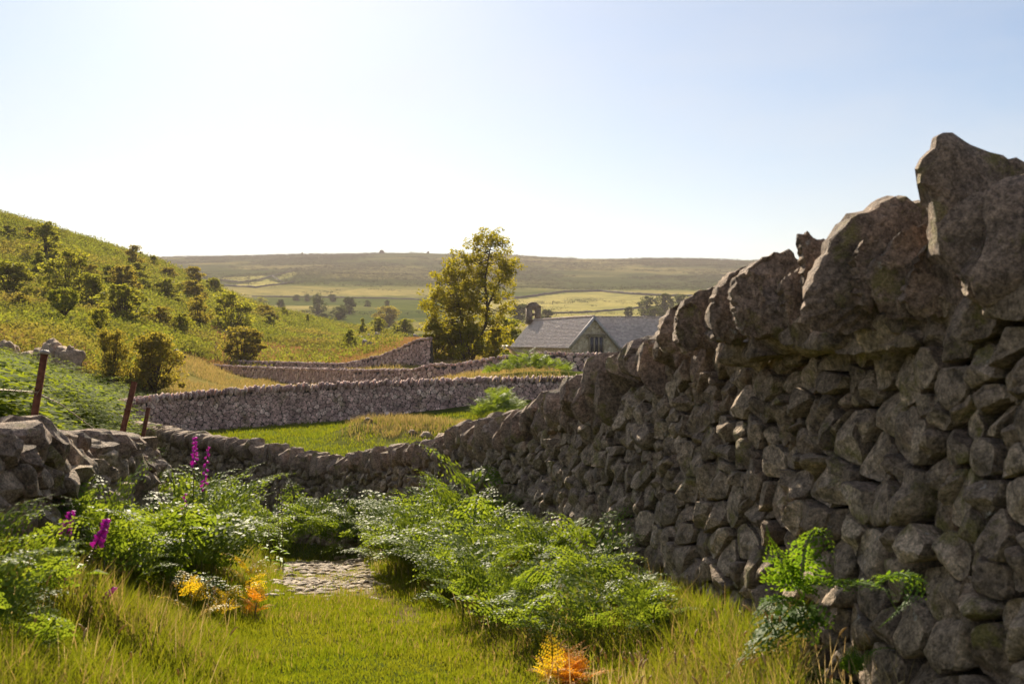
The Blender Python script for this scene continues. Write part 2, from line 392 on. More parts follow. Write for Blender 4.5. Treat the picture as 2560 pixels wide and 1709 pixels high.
def cells(L, H, size, rng, aspect=1.25, hfun=None, big_at_base=.35):
    """power-diagram cells over a wall face: list of convex outlines"""
    S = []; W = []
    v = -size * .3
    while v < H + size:
        s0 = size * (1 + big_at_base * max(0, 1 - v / (H * .6 + .01))); hh = s0 * rng.uniform(.55, 1.1); u = -size * rng.uniform(0, 1)
        while u < L + size:
            w = s0 * aspect * rng.uniform(.4, 1.6)
            S.append((u + w / 2 + rng.normal(0, .16) * size, v + hh / 2 + rng.normal(0, .3) * size)); W.append((rng.uniform(.0, .62) * size) ** 2)
            u += w
        v += hh
    S = np.array(S); W = np.array(W); out = []
    order = np.argsort(S[:, 0]); S = S[order]; W = W[order]
    for i in range(len(S)):
        a = np.searchsorted(S[:, 0], S[i, 0] - 3.2 * size); b = np.searchsorted(S[:, 0], S[i, 0] + 3.2 * size)
        dd = ((S[a:b] - S[i]) ** 2).sum(1); idx = np.argsort(dd)[1:16]; s = S[i]; big = size * 1.7
        poly = [(s[0] - big, s[1] - big), (s[0] + big, s[1] - big), (s[0] + big, s[1] + big), (s[0] - big, s[1] + big)]
        for kk in idx:
            o = S[a + kk]; d = o - s; d2 = dd[kk]
            if d2 < 1e-9: continue
            t = .5 + (W[i] - W[a + kk]) / (2 * d2); mx, my = s[0] + d[0] * t, s[1] + d[1] * t
            np_ = []
            for q in range(len(poly)):
                p1, p2 = poly[q], poly[(q + 1) % len(poly)]
                e1 = (p1[0] - mx) * d[0] + (p1[1] - my) * d[1]; e2 = (p2[0] - mx) * d[0] + (p2[1] - my) * d[1]
                if e1 <= 0: np_.append(p1)
                if e1 * e2 < 0:
                    k = e1 / (e1 - e2); np_.append((p1[0] + (p2[0] - p1[0]) * k, p1[1] + (p2[1] - p1[1]) * k))
            poly = np_
            if len(poly) < 3: break
        if len(poly) >= 3:
            p = np.array(poly); c = p.mean(0); ext = p.max(0) - p.min(0)
            if ext.min() < size * .18: continue
            if 0 <= c[0] <= L and c[1] <= (hfun(c[0]) if hfun else H) and c[1] > -size * .4: out.append(p)
    return out

class WallPath:
    def __init__(s, pts, base_drop=.12, step=.1):
        """pts: (x, y, ztop)"""
        p = np.asarray(pts, float); 
        # smooth the plan
        d = np.concatenate([[0], np.cumsum(np.linalg.norm(np.diff(p[:, :2], axis=0), axis=1))])
        n = max(8, int(d[-1] / step)); u = np.linspace(0, d[-1], n)
        q = np.stack([np.interp(u, d, p[:, k]) for k in range(3)], 1)
        k = np.ones(9) / 9
        for c in range(3):
            e = np.pad(q[:, c], 12, mode='reflect', reflect_type='odd'); 
            for _ in range(2): e = np.convolve(e, k, 'same')
            q[:, c] = e[12:-12]
        s.u = np.concatenate([[0], np.cumsum(np.linalg.norm(np.diff(q[:, :2], axis=0), axis=1))]); s.q = q; s.L = s.u[-1]
        t = np.gradient(q[:, :2], axis=0); t /= np.linalg.norm(t, axis=1)[:, None]; s.t = t
        s.zb = T(q[:, 0], q[:, 1]) - base_drop
    def at(s, u):
        x, y, zt = [np.interp(u, s.u, s.q[:, k]) for k in range(3)]
        tx, ty = np.interp(u, s.u, s.t[:, 0]), np.interp(u, s.u, s.t[:, 1])
        return x, y, zt, np.interp(u, s.u, s.zb), tx, ty
    def h(s, u): return np.interp(u, s.u, s.q[:, 2] - s.zb)

def build_wall(name, pts, label, size, side, cope_h, mats, seed, m=20, thick=.5, depth=.06, rings=(1, .985, .93, .8, .55, .28),
               batter=.09, cope='slabs', cope_step=.14, cope_level=2, cat='stone wall', group='dry stone walls of the fields', gap=.05, aspect=1.25, lean=.25):
    rng = np.random.default_rng(seed); wp = WallPath(pts)
    root = thing(name, label, cat, (*wp.q[0, :2], wp.zb[0]), 0, group)
    root_loc = np.array(root.location)
    Hm = float((wp.q[:, 2] - wp.zb).max())
    hf = lambda u: float(wp.h(u)) - cope_h * .75
    mb = MB()
    for poly in cells(wp.L, Hm, size, rng, aspect, hf):
        c = poly.mean(0); sc_ = 1 - gap * size / (np.linalg.norm(poly - c, axis=1).mean())
        V, q, t = poly_stone(c + (poly - c) * sc_, depth * rng.uniform(.6, 1.5), rng, m, rings, back=depth * 1.6)
        x, y, zt, zb, tx, ty = wp.at(V[:, 0])
        nx, ny = (-ty * side, tx * side)
        off = V[:, 2] + thick / 2 - batter * V[:, 1] + rng.normal(0, depth * .3)
        X = np.column_stack([x + nx * off, y + ny * off, zb + V[:, 1]])
        if side > 0: q = q[:, ::-1]; t = t[:, ::-1]
        mb.add(X - root_loc, q[:, ::-1], t[:, ::-1])
    fm_ = mb.mesh(name + '_face'); fm_.set_sharp_from_angle(angle=math.radians(26)); link('stone_face', fm_, mats[0], root)
    # solid heart of the wall, coloured dark so gaps between face stones look shaded
    n = len(wp.u); hh = wp.q[:, 2] - wp.zb - cope_h * .72
    sx, sy = -wp.t[:, 1] * side, wp.t[:, 0] * side
    prof = [(thick / 2 - depth * 1.7, -.1, 0), (thick / 2 - depth * 1.7, 1, -batter), (-thick / 2, 1, batter), (-thick / 2, -.1, 0)]
    V = []
    for o, fr, bt in prof:
        z = np.where(fr > 0, wp.zb + hh * max(fr, 0), wp.zb - .1); oo = o + bt * hh * max(fr, 0)
        V.append(np.column_stack([wp.q[:, 0] + sx * oo, wp.q[:, 1] + sy * oo, z]))
    V = np.concatenate(V); i = np.arange(n - 1)
    q = np.concatenate([np.column_stack([a * n + i, a * n + i + 1, b * n + i + 1, b * n + i]) for a, b in ((0, 1), (1, 2), (2, 3))])
    ends = [(0, n, 2 * n, 3 * n), (n - 1, 2 * n - 1, 3 * n - 1, 4 * n - 1)]
    link('wall_core', mesh_np(name + '_core', V - root_loc, np.concatenate([q, np.array(ends)]), smooth=False), mats[2], root)
    # coping
    if cope == 'slabs':
        mb = MB(); u = .05
        while u < wp.L - .05:
            st = cope_step * rng.uniform(.7, 1.4); x, y, zt, zb, tx, ty = wp.at(u)
            hh_ = cope_h * rng.uniform(.8, 1.22)
            v, f = rock((st * rng.uniform(.75, 1.15), thick * rng.uniform(.75, 1.05), hh_), rng, cope_level, 3.2, 5, .06)
            la = lean * rng.uniform(.3, 1.3); ca, sa = math.cos(la), math.sin(la)
            v = np.column_stack([v[:, 0] * ca + v[:, 2] * sa, v[:, 1], -v[:, 0] * sa + v[:, 2] * ca])
            yaw = rng.normal(0, .15); cyw, syw = math.cos(yaw), math.sin(yaw)
            v = np.column_stack([v[:, 0] * cyw - v[:, 1] * syw, v[:, 0] * syw + v[:, 1] * cyw, v[:, 2]])
            c = np.array([x, y, zt - cope_h * .5 + rng.normal(0, .02)])
            X = np.column_stack([v[:, 0] * tx - v[:, 1] * ty, v[:, 0] * ty + v[:, 1] * tx, v[:, 2]]) + c
            mb.add(X - root_loc, None, f); u += st
        link('coping', mb.mesh(name + '_coping', True), mats[1], root)
    return root, wp, root_loc

# ------------------------------------------------------------------ ground sheet
def build_ground():
    af = np.radians(np.linspace(-36, 36, 430)); ab = np.radians(np.linspace(36, 324, 90))[1:-1]
    ang = np.concatenate([af, ab]); na = len(ang)
    rad = np.concatenate([[.25, .6, 1.0, 1.5, 2.0, 2.5], 3.0 * (3600 / 3.0) ** np.linspace(0, 1, 470)])
    nr = len(rad)
    A, R = np.meshgrid(ang, rad); X = R * np.sin(A); Y = R * np.cos(A)
    Z = T(X, Y)
    Y_ = np.maximum(Y, 1e-3); PX = np.clip(CX + F * X / Y_, -2500, 5200)
    nz = fbm(X / 25, Y / 25, 31, 4); nzl = fbm(X / 180, Y / 180, 33, 5); ns = fbm(X / 5, Y / 5, 35, 4)
    def c3(r, g, b): return np.array([r, g, b])[None, None, :]
    def lerp(C, c, w): return C * (1 - w[..., None]) + c * w[..., None]
    C = np.ones(X.shape + (3,)) * c3(.085, .1, .025)
    C = lerp(C, c3(.15, .13, .045), smooth01(.0, .15, ns) * (Y < 20))
    trk = np.exp(-((X - (lane_x(Y) + .33 + .08 * np.sin(Y * 1.7))) / .16) ** 2) * smooth01(6.3, 7.5, Y) * smooth01(14, 12, Y); C = lerp(C, c3(.24, .17, .085), trk * .9 * (Y > 0))
    enc = (Y > 20) & (Y < 46) & (PX > 300); C = lerp(C, c3(.15, .17, .03), enc * (.75 + ns))
    mound = np.exp(-(((X + 3.2) / 2.2) ** 2 + ((Y - 37.5) / 2.6) ** 2)); C = lerp(C, c3(.2, .165, .075), np.clip(mound * 1.4, 0, .8))
    mead = smooth01(46, 50, Y) * smooth01(125, 112, Y) * smooth01(380, 440, PX) * smooth01(1330, 1250, PX); C = lerp(C, c3(.33, .25, .09), mead * np.clip(.75 + 1.2 * ns, 0, 1))
    hillg = smooth01(60, 75, Y) * smooth01(450, 380, Y) * (1 - mead); C = lerp(C, c3(.09, .105, .03), hillg)
    C = lerp(C, c3(.17, .15, .06), hillg * smooth01(.03, .16, nz) * .8)
    dry = smooth01(112, 122, Y) * smooth01(185, 160, Y) * smooth01(430, 560, PX + 500 * ns) * smooth01(1130, 1060, PX); C = lerp(C, c3(.3, .18, .075), dry * np.clip(.8 + 1.5 * ns, 0, 1))
    st = smooth01(64, 68, Y) * smooth01(90, 80, Y) * smooth01(300, 220, PX); C = lerp(C, c3(.3, .18, .07), st * .9)
    far = smooth01(400, 480, Y); C = lerp(C, c3(.085, .105, .032), far)
    C = lerp(C, c3(.33, .27, .11), far * smooth01(1300, 1100, Y) * smooth01(-.05, .1, nzl) * .8)
    hill = smooth01(1150, 1350, Y); C = lerp(C, c3(.055, .068, .024), hill)
    C = lerp(C, c3(.19, .165, .07), hill * smooth01(0, .16, nzl) * .8)
    PYp = CY - (Z - CZ) / Y_ * F
    def field(poly, col):
        P_ = [hit(a, b, 420) for a, b in poly]
        inside = np.zeros(X.shape, bool); n = len(P_)
        for i in range(n):
            x1, y1 = P_[i][:2]; x2, y2 = P_[(i + 1) % n][:2]
            cnd = ((y1 > Y) != (y2 > Y)) & (X < (x2 - x1) * (Y - y1) / (y2 - y1 + 1e-9) + x1); inside ^= cnd
        return lerp(C, col, inside * .9)
    C = field([(545, 698), (600, 704), (650, 698), (672, 690), (640, 688), (560, 694)], c3(.42, .36, .13))
    C = field([(575, 714), (640, 718), (700, 707), (668, 697), (640, 704)], c3(.42, .36, .13))
    C = field([(690, 700), (735, 690), (740, 678), (712, 684)], c3(.3, .28, .1))
    C = field([(1100, 790), (1650, 790), (1680, 742), (1592, 738), (1500, 731), (1409, 733), (1336, 744), (1237, 753), (1150, 757)], c3(.36, .31, .12))
    idx = np.arange(nr * na).reshape(nr, na)
    q = np.stack([idx[:-1], np.roll(idx, -1, 1)[:-1], np.roll(idx, -1, 1)[1:], idx[1:]], -1).reshape(-1, 4)
    V = np.stack([X, Y, Z], -1).reshape(-1, 3); Cc = C.reshape(-1, 3)
    ctr = V[q].mean(1); pxc = CX + F * ctr[:, 0] / np.maximum(ctr[:, 1], 1e-3); Yc = ctr[:, 1]; rc = np.hypot(ctr[:, 0], ctr[:, 1])
    hills = rc > 430
    hs = (~hills) & (Yc > 60) & ((pxc < 420) | ((Yc > 118) & (pxc < 1010)))
    for nm, sel in (('ground', ~(hills | hs)), ('hillside', hs), ('hills', hills)):
        f = q[sel]; u, inv = np.unique(f, return_inverse=True); f2 = inv.reshape(-1, 4)
        t = None
        if nm == 'ground':
            c0 = np.array([[0, 0, float(T(0, 0))]]); Vv = np.vstack([V[u], c0]); cc = np.vstack([Cc[u], [[.08, .1, .02]]])
            ring = np.searchsorted(u, idx[0]); t = np.column_stack([ring, np.full(na, len(u)), np.roll(ring, -1)])
        else: Vv = V[u]; cc = Cc[u]
        me = mesh_np(nm, Vv, f2[:, ::-1], t)
        a = me.attributes.new('cover', 'FLOAT_COLOR', 'POINT'); a.data.foreach_set('color', np.column_stack([np.clip(cc, 0, 1), np.ones(len(cc))]).astype(np.float32).ravel())
        link(nm, me, M['ground'], kind='structure')
build_ground()

# ------------------------------------------------------------------ walls
def tops(lst): return [P(*a) for a in lst]
RW_NEAR = [(2.1, -1.2, 1.95), (1.9, .8, 1.9), (1.75, 2.1, 1.88)]
RW = [np.array(a) for a in RW_NEAR] + [np.array([1.53, 3.4, 1.86])]
for (px, py), x_, y_ in zip([(2005, 640), (1744, 745), (1640, 800), (1504, 872), (1308, 1003), (1155, 1052), (1035, 1100), (948, 1122), (806, 1139)],
                          WALLX[1][3:], WALLX[0][3:]):
    RW.append(np.array([x_ + .25, y_ + .05, CZ + (CY - py) / F * y_]))
RW += tops([(720, 1116, 19.1), (676, 1106, 19.5), (545, 1090, 20.3), (436, 1068, 21.5), (330, 1050, 28), (245, 1022, 39)])
WALLM = (M['stone'], M['cope'], M['core'])
rw, rwp, rwl = build_wall('dry_stone_wall', RW, 'tall dark dry stone wall climbing along the right of the lane to huge upright coping stones',
                          .128, 1, .36, WALLM, 5, m=28, thick=.5, depth=.065, cope='none', gap=.09, aspect=1.25, rings=(1, .985, .95, .87, .72, .52, .3, .13))
# individual coping stones of the lane wall: traced ones first
TR = [
 ([(2392,320),(2370,340),(2372,366),(2346,408),(2342,467),(2362,494),(2364,543),(2355,646),(2381,759),(2430,800),(2560,800),(2700,700),(2700,500),(2620,420),(2560,386),(2500,360),(2450,335),(2420,325)], 3.50, .14, 'tall upright coping slab with a pointed top, standing above all the others'),
 ([(2366,584),(2311,631),(2271,701),(2253,748),(2285,784),(2420,780),(2440,620)], 3.62, .06, None),
 ([(2366,549),(2304,573),(2242,602),(2194,646),(2163,701),(2176,752),(2220,791),(2270,800),(2420,800),(2440,560)], 3.72, .07, None),
 ([(2380,498),(2322,490),(2234,487),(2209,494),(2139,525),(2106,554),(2073,598),(2059,639),(2029,719),(2026,795),(2066,817),(2250,810),(2420,800),(2440,540)], 3.9, .16, 'large round shouldered coping boulder beside the tall slab'),
 ([(2002,582),(2033,577),(2057,587),(2078,600),(2075,650),(2070,720),(2055,800),(2020,810),(2018,756),(2011,675),(2004,628)], 4.3, .05, 'thin upright coping slab with a square top'),
 ([(2010,628),(1989,624),(1934,626),(1909,635),(1883,650),(1854,675),(1839,708),(1832,738),(1846,802),(1879,850),(1956,860),(2040,840),(2060,700)], 4.55, .15, None),
 ([(1890,653),(1846,661),(1810,701),(1799,727),(1773,792),(1775,850),(1850,860),(1920,800),(1930,680)], 4.85, .13, None),
 ([(1810,705),(1777,719),(1744,728),(1711,745),(1695,790),(1690,850),(1720,870),(1800,860),(1850,780),(1850,715)], 5.2, .13, None),
 ([(1745,735),(1715,750),(1685,768),(1650,800),(1640,850),(1660,880),(1740,880),(1790,800),(1790,745)], 5.6, .12, None),
]
TR += [
 ([(1964,694),(2004,672),(2015,719),(2022,803),(1978,815),(1956,738)], 4.38, .07, None),
 ([(1839,686),(1879,672),(1909,694),(1905,738),(1912,792),(1883,855),(1850,826),(1833,749)], 4.5, .07, None),
 ([(2158,606),(2187,592),(2222,602),(2216,640),(2207,690),(2178,780),(2150,760),(2144,664)], 3.76, .07, None),
 ([(2520,543),(2560,532),(2640,540),(2640,770),(2517,762),(2451,768),(2418,716),(2421,664),(2454,620),(2487,573)], 3.3, .08, None),
 ([(1700,770),(1730,748),(1752,770),(1757,830),(1735,872),(1702,866),(1690,810)], 5.1, .06, None),
]
def cope_outline(poly, Y, th, rng, parent, loc, label=None, tilt=.12):
    pts = np.array([[(a - CX) / F * Y, CZ + (CY - b) / F * Y] for a, b in poly])
    if np.cross(pts[1] - pts[0], pts[2] - pts[1]) > 0: pts = pts[::-1]
    V, q, t = poly_stone(pts, th * .22, rng, 64, (1, .99, .96, .9, .8, .65, .5, .35, .2, .08), back=th, facet=True, rough=.1, crisp=True); jit = rng.normal(0, .0055, (64, 2)); V[:64, :2] += jit; V[64:128, :2] += jit; V[128:192, :2] += jit; V[192:256, :2] += jit
    d = V[:, 2]; z0 = pts[:, 1].min()
    X = np.column_stack([V[:, 0] + d * .1, Y - d + (V[:, 1] - z0) * tilt, V[:, 1]])
    # back face
    m = 64; b = len(X); X = np.vstack([X, X[:m].mean(0)]); j = np.arange(m); t = np.vstack([t, np.column_stack([(j + 1) % m, j, np.full(m, b)])])
    cm_ = mesh_np('coping_stone', X - loc, q, t); cm_.set_sharp_from_angle(angle=math.radians(24)); o = link('coping_stone', cm_, M['cope'], parent)
    if label: o['label'] = label
rng = np.random.default_rng(77)
for poly, Y, th, lb in TR: cope_outline(poly, Y, th, rng, rw, rwl, lb)
_rp = np.random.default_rng(5); _fm = MB()
for px, py, Y, d in ((1960, 838, 4.6, .2), (2010, 846, 4.42, .2), (2060, 838, 4.25, .2), (2110, 846, 4.1, .2), (2170, 838, 4.0, .22), (2235, 842, 3.88, .22), (2300, 840, 3.76, .2), (2360, 836, 3.66, .22), (2440, 826, 3.56, .24), (2530, 826, 3.46, .24), (1905, 868, 4.75, .18), (1850, 880, 4.95, .18), (2035, 800, 4.4, .16), (2080, 806, 4.2, .16), (2270, 806, 3.8, .14), (2390, 800, 3.6, .14)):
    v, f = rock((d * _rp.uniform(.9, 1.4), d * 1.6, d * _rp.uniform(.55, .8)), _rp, 3, 4.0, 9, .05); _fm.add(v + P(px, py, Y) + np.array([.03, .1, 0]) - rwl, None, f)
_m = _fm.mesh('packing'); _m.set_sharp_from_angle(angle=math.radians(26)); link('packing_stones', _m, M['stone'], rw)
def cope_run(wp, loc, parent, u0, u1, maxn, rng, h=(.3, .42), st=(.13, .24), acr=.5, level=3, lean=.3):
    u = u0; n = 0
    while u < u1 and n < maxn:
        s = rng.uniform(*st); x, y, zt, zb, tx, ty = wp.at(u + s / 2); hh = rng.uniform(*h)
        v, f = rock((s * rng.uniform(1.0, 1.25), acr * rng.uniform(.85, 1.1), hh * 1.1), rng, level, 4.0, 11, .05)
        la = lean * rng.uniform(-.2, 1.3); ca, sa = math.cos(la), math.sin(la)
        v = np.column_stack([v[:, 0] * ca + v[:, 2] * sa, v[:, 1], -v[:, 0] * sa + v[:, 2] * ca])
        yaw = rng.normal(0, .2); cyw, syw = math.cos(yaw), math.sin(yaw)
        v = np.column_stack([v[:, 0] * cyw - v[:, 1] * syw, v[:, 0] * syw + v[:, 1] * cyw, v[:, 2]])
        X = np.column_stack([v[:, 0] * tx - v[:, 1] * ty, v[:, 0] * ty + v[:, 1] * tx, v[:, 2]]) + np.array([x, y, zt - hh * .5 + rng.normal(0, .02)])
        cm_ = mesh_np('coping_stone', X - loc, None, f); cm_.set_sharp_from_angle(angle=math.radians(26)); link('coping_stone', cm_, M['cope'], parent); u += s; n += 1
    return u
def u_at_y(wp, y): return float(np.interp(y, wp.q[:200, 1], wp.u[:200]))
uu = u_at_y(rwp, 5.75)
cope_run(rwp, rwl, rw, u_at_y(rwp, 2.2), u_at_y(rwp, 3.35), 7, rng)
ue = cope_run(rwp, rwl, rw, uu, rwp.L, 84, rng)
# farther stretch of the coping, too small to tell its stones apart, as one part
def cope_mass(wp, loc, parent, u0, rng, ch=.34, stp=.16, lvl=2, mat=None):
    mb = MB(); u = u0
    while u < wp.L - .1:
        s = stp * rng.uniform(.7, 1.4); x, y, zt, zb, tx, ty = wp.at(u); hh = ch * rng.uniform(.8, 1.2)
        v, f = rock((s * 1.1, .48, hh), rng, lvl, 3.2, 5, .06)
        mb.add(np.column_stack([v[:, 0] * tx - v[:, 1] * ty, v[:, 0] * ty + v[:, 1] * tx, v[:, 2]]) + np.array([x, y, zt - hh * .5]) - loc, None, f); u += s
    link('coping', mb.mesh('coping_run'), mat or M['cope'], parent)
cope_mass(rwp, rwl, rw, ue, rng)

LW = [np.array(a) for a in [(-2.35, 2.2, 1.3), (-2.4, 3.6, 1.2)]] + tops([(-20, 1040, 4.9), (95, 1062, 5.4), (186, 1056, 5.95), (246, 1066, 6.5), (302, 1070, 7.0), (353, 1080, 7.6), (395, 1084, 8.1), (415, 1100, 8.6)])
LW += [np.array([-2.75, 9.0, .48]), np.array([-3.1, 9.4, .3]), np.array([-3.8, 9.6, .3]), np.array([-5.2, 9.6, .5])]
LW = [np.array([a[0] - .22, a[1], a[2]]) for a in LW]
lw, lwp, lwl = build_wall('dry_stone_wall', LW, 'low tumbled dry stone wall at the left of the lane behind the foxgloves', .125, -1, .2, WALLM, 8, m=30, thick=.5, depth=.085, cope='none', gap=.03, aspect=1.3, rings=(1, .985, .95, .87, .72, .52, .3, .13))
cope_run(lwp, lwl, lw, .3, lwp.L - .2, 60, rng, (.14, .27), (.16, .3), .5, 3, .15)

FM = (M['field_stone'], M['field_stone'], M['core'])
W2 = tops([(236, 1017, 40), (290, 1000, 40.6), (350, 989, 42), (600, 965, 44), (900, 950, 46), (1116, 944, 47), (1226, 940, 48), (1420, 938, 48), (1500, 938, 48)])
w2 = build_wall('dry_stone_wall', W2, 'grey field wall with jagged upright coping along the back of the small green field', .105, -1, .34, FM, 21, m=9, thick=.55, depth=.022, aspect=2.6,
                rings=(1, .9, .6), cope_step=.1, cope_level=2, gap=.04)
WB = tops([(472, 907, 125), (640, 914, 105), (860, 920, 86), (1040, 920, 78), (1075, 906, 76.5), (1145, 905, 75), (1244, 889, 74), (1354, 876, 73), (1450, 880, 72), (1540, 880, 72)])
wb = build_wall('dry_stone_wall', WB, 'long grey field wall beyond the dry meadow, humped in the middle and running to the front of the chapel', .22, -1, .34, FM, 22, m=8, thick=.55, depth=.035, aspect=2.3,
                rings=(1, .85, .5), cope_step=.22, cope_level=1, gap=.04)
WA = tops([(476, 897, 136), (640, 900, 122), (860, 906, 110), (951, 886, 105), (1000, 866, 102), (1043, 845, 100), (1080, 840, 99)])
wa = build_wall('dry_stone_wall', WA, 'farther grey field wall that climbs the knoll to the left of the tall tree', .22, -1, .34, FM, 23, m=8, thick=.55, depth=.035, aspect=2.3,
                rings=(1, .85, .5), cope_step=.22, cope_level=1, gap=.04)

def far_wall(pts, label, h, name='field_wall', mat=None, y0=420, group='dark walls on the far hill'):
    C = [hit(a, b, y0) for a, b in pts]; p = np.array(C)
    d = np.concatenate([[0], np.cumsum(np.linalg.norm(np.diff(p[:, :2], axis=0), axis=1))]); n = int(d[-1] / 3) + 2; u = np.linspace(0, d[-1], n)
    x = np.interp(u, d, p[:, 0]); y = np.interp(u, d, p[:, 1]); z = T(x, y)
    rng = np.random.default_rng(int(abs(pts[0][0])))
    V = []
    h = h * .75
    for k, (ox, oz) in enumerate(((-1, -.5), (-.8, .75), (0, 1), (.8, .75), (1, -.5))):
        V.append(np.column_stack([x + rng.normal(0, .2, n), y + ox * .9, z + h * oz * rng.uniform(.75, 1.2, n)]))
    V = np.concatenate(V); i = np.arange(n - 1)
    q = np.concatenate([np.column_stack([k * n + i, k * n + i + 1, (k + 1) * n + i + 1, (k + 1) * n + i]) for k in range(4)])
    link(name, mesh_np(name, V, q), mat or M['core'], None, label, 'wall', group)
far_wall([(545, 700), (600, 706), (650, 700), (690, 688), (735, 677)], 'dark wall slanting up above the small pale field on the far hill', 2.2)
far_wall([(560, 714), (640, 719), (700, 711), (735, 706)], 'lower dark wall below the small pale field on the far hill', 2.2)
far_wall([(680, 691), (694, 699), (708, 705)], 'short dark cross wall at the corner of the small pale field on the far hill', 2.0)
far_wall([(1165, 758), (1237, 750), (1336, 741), (1409, 730), (1500, 728), (1592, 736), (1665, 740), (1800, 742)], 'thick dark wall curving along the top of the pale pasture right of the tall tree', 2.6)
far_wall([(1365, 783), (1446, 782), (1596, 770), (1680, 764)], 'thin dark wall crossing the pale pasture above the chapel roof', 1.5)
far_wall([(630, 741), (745, 742), (860, 744), (960, 746), (1054, 749)], 'long straight dark wall at the foot of the far hill left of the tall tree', 1.4)

# ------------------------------------------------------------------ chapel
def chapel():
    th = math.radians(74); R = np.array([-math.cos(th), math.sin(th), 0]); G = np.array([math.sin(th), math.cos(th), 0]); Z = np.array([0, 0, 1.0])
    A = P(1485, 790, 118); rh = 3.1; hw = 2.7; L = 21.8; ze = A[2] - rh; z0 = float(T(A[0], A[1])) - 1.2
    base = np.array([A[0], A[1], z0])
    root = thing('chapel', 'small old stone chapel with slate roofs, a bellcote and a mullioned gable window', 'chapel', base)
    def body(o, d, g, L, hw, ridge, name):
        mb = MB(); V = []
        for k in (0, 1):
            c = o + d * L * k
            V += [c - g * hw + Z * (z0 - c[2]), c + g * hw + Z * (z0 - c[2]), c + g * hw + Z * (ze - c[2]), c + Z * (ridge - c[2]), c - g * hw + Z * (ze - c[2])]
        V = np.array(V) - base
        mb.add(V, [(0, 5, 9, 4), (1, 2, 7, 6), (2, 3, 8, 7), (4, 9, 8, 3), (0, 1, 6, 5)])
        mb.add(V, [(0, 1, 2, 4), (5, 9, 7, 6)], [(2, 3, 4), (7, 9, 8)])
        link('wall', mb.mesh(name, False), M['chapel_stone'], root)
    body(np.array([A[0], A[1], A[2] - .12]), R, G, L, hw - .15, A[2] - .12, 'nave_wall')
    O2 = A + R * 3.5
    body(np.array([O2[0], O2[1], A[2] - .2]) + G * 1.0, G, R, 15, hw - .15, A[2] - .22, 'wing_wall')
    # slated slopes
    def slope(corner, along, down, L, W, nrm, seed, name):
        rng = np.random.default_rng(seed); mb = MB(); rows = int(W / .2); along = along / np.linalg.norm(along); down = down / np.linalg.norm(down)
        nrm = np.cross(along, down); nrm = nrm if nrm[2] > 0 else -nrm
        mb.box(corner + along * L / 2 + down * W / 2 - nrm * .05, along, down, nrm, L, W, .06)
        for r in range(rows + 1):
            s0 = r * .2; x = -rng.uniform(0, .2) ; wd = .34 - .1 * (1 - r / rows)
            while x < L:
                w = wd * rng.uniform(.75, 1.25); x1 = min(x + w, L + .03); x0 = max(x, -.03); e = s0 + .3 + rng.normal(0, .012); lift = .018 + abs(rng.normal(0, .008))
                a = [corner + along * x0 + down * s0, corner + along * (x1 - .012) + down * s0]
                b = [corner + along * (x1 - .012) + down * min(e, W + .12), corner + along * x0 + down * min(e, W + .12)]
                V = [a[0], a[1], b[0] + nrm * (lift + rng.normal(0, .006)), b[1] + nrm * (lift + rng.normal(0, .006)),
                     b[0] + nrm * (lift - .016), b[1] + nrm * (lift - .016)]
                mb.add(np.array(V), [(0, 1, 2, 3), (3, 2, 4, 5)]); x += w
        me = mb.mesh(name, False); me.transform(Matrix.Translation(-Vector(base)))
        return me
    W = math.hypot(rh, hw) + .15
    sd = lambda g: (g * hw - Z * rh)
    ro = link('roof', slope(A - R * .12, R, sd(-G), L + .24, W, None, 1, 'nave_roof_left'), M['slate'], root)
    link('roof', slope(A - R * .12, R, sd(G), L + .24, W, None, 2, 'nave_roof_right'), M['slate'], root)
    r3 = link('roof', slope(O2 + Z * .02, G, sd(-R), 16, W, None, 3, 'wing_roof'), M['slate'], root)
    link('roof', slope(O2 + Z * .02, G, sd(R), 16, W, None, 4, 'wing_roof_back'), M['slate'], root)
    # ridge tiles
    rng = np.random.default_rng(9)
    for o, d, LL, par in ((A, R, L - .6, ro), (O2 + G * .8, G, 15, r3)):
        mb = MB(); x = 0
        while x < LL:
            c = o + d * (x + .2) + Z * (.06 + rng.normal(0, .012)) - base; e2 = np.cross(Z, d)
            mb.box(c, d, e2, Z, .42, .26, .14); x += .44
        link('ridge_tile_row', mb.mesh('ridge', False), M['slate'], par)
    # verge boards of the gable
    for s in (-1, 1):
        d = sd(G * s); d = d / np.linalg.norm(d); mb = MB(); n = np.cross(d, R); 
        mb.box(A + d * W / 2 - R * .2 - base - np.array([0, 0, .12]), d, R, np.cross(d, R), W, .16, .28)
        link('verge', mb.mesh('verge', False), M['verge'], root)
    # window
    c = A - Z * 2.95 + G * .22 - R * .0 - base
    fr = MB(); ww, wh = 1.5, 1.6; N = -R
    for k in range(4): fr.box(c + G * (-ww / 2 + k * ww / 3) + N * .02, G, N, Z, .16, .34, wh)
    fr.box(c + Z * (wh / 2 + .08) + N * .03, G, N, Z, ww + .22, .34, .16); fr.box(c - Z * (wh / 2 + .06) + N * .05, G, N, Z, ww + .26, .36, .12)
    for k in range(3):   # pointed heads of the lights
        cc = c + G * (-ww / 2 + (k + .5) * ww / 3) + Z * (wh / 2) + N * .05
        for s in (-1, 1):
            V = [cc + G * s * ww / 6, cc + G * s * ww / 6 - Z * .38, cc + G * s * .11 - Z * .12, cc + G * s * 0.0]
            V = np.array(V + [p - N * .1 for p in V]); fr.add(V, [(0, 1, 2, 3), (4, 7, 6, 5), (1, 5, 6, 2), (2, 6, 7, 3)])
    win = link('window', fr.mesh('window_frame', False), M['dressed'], root)
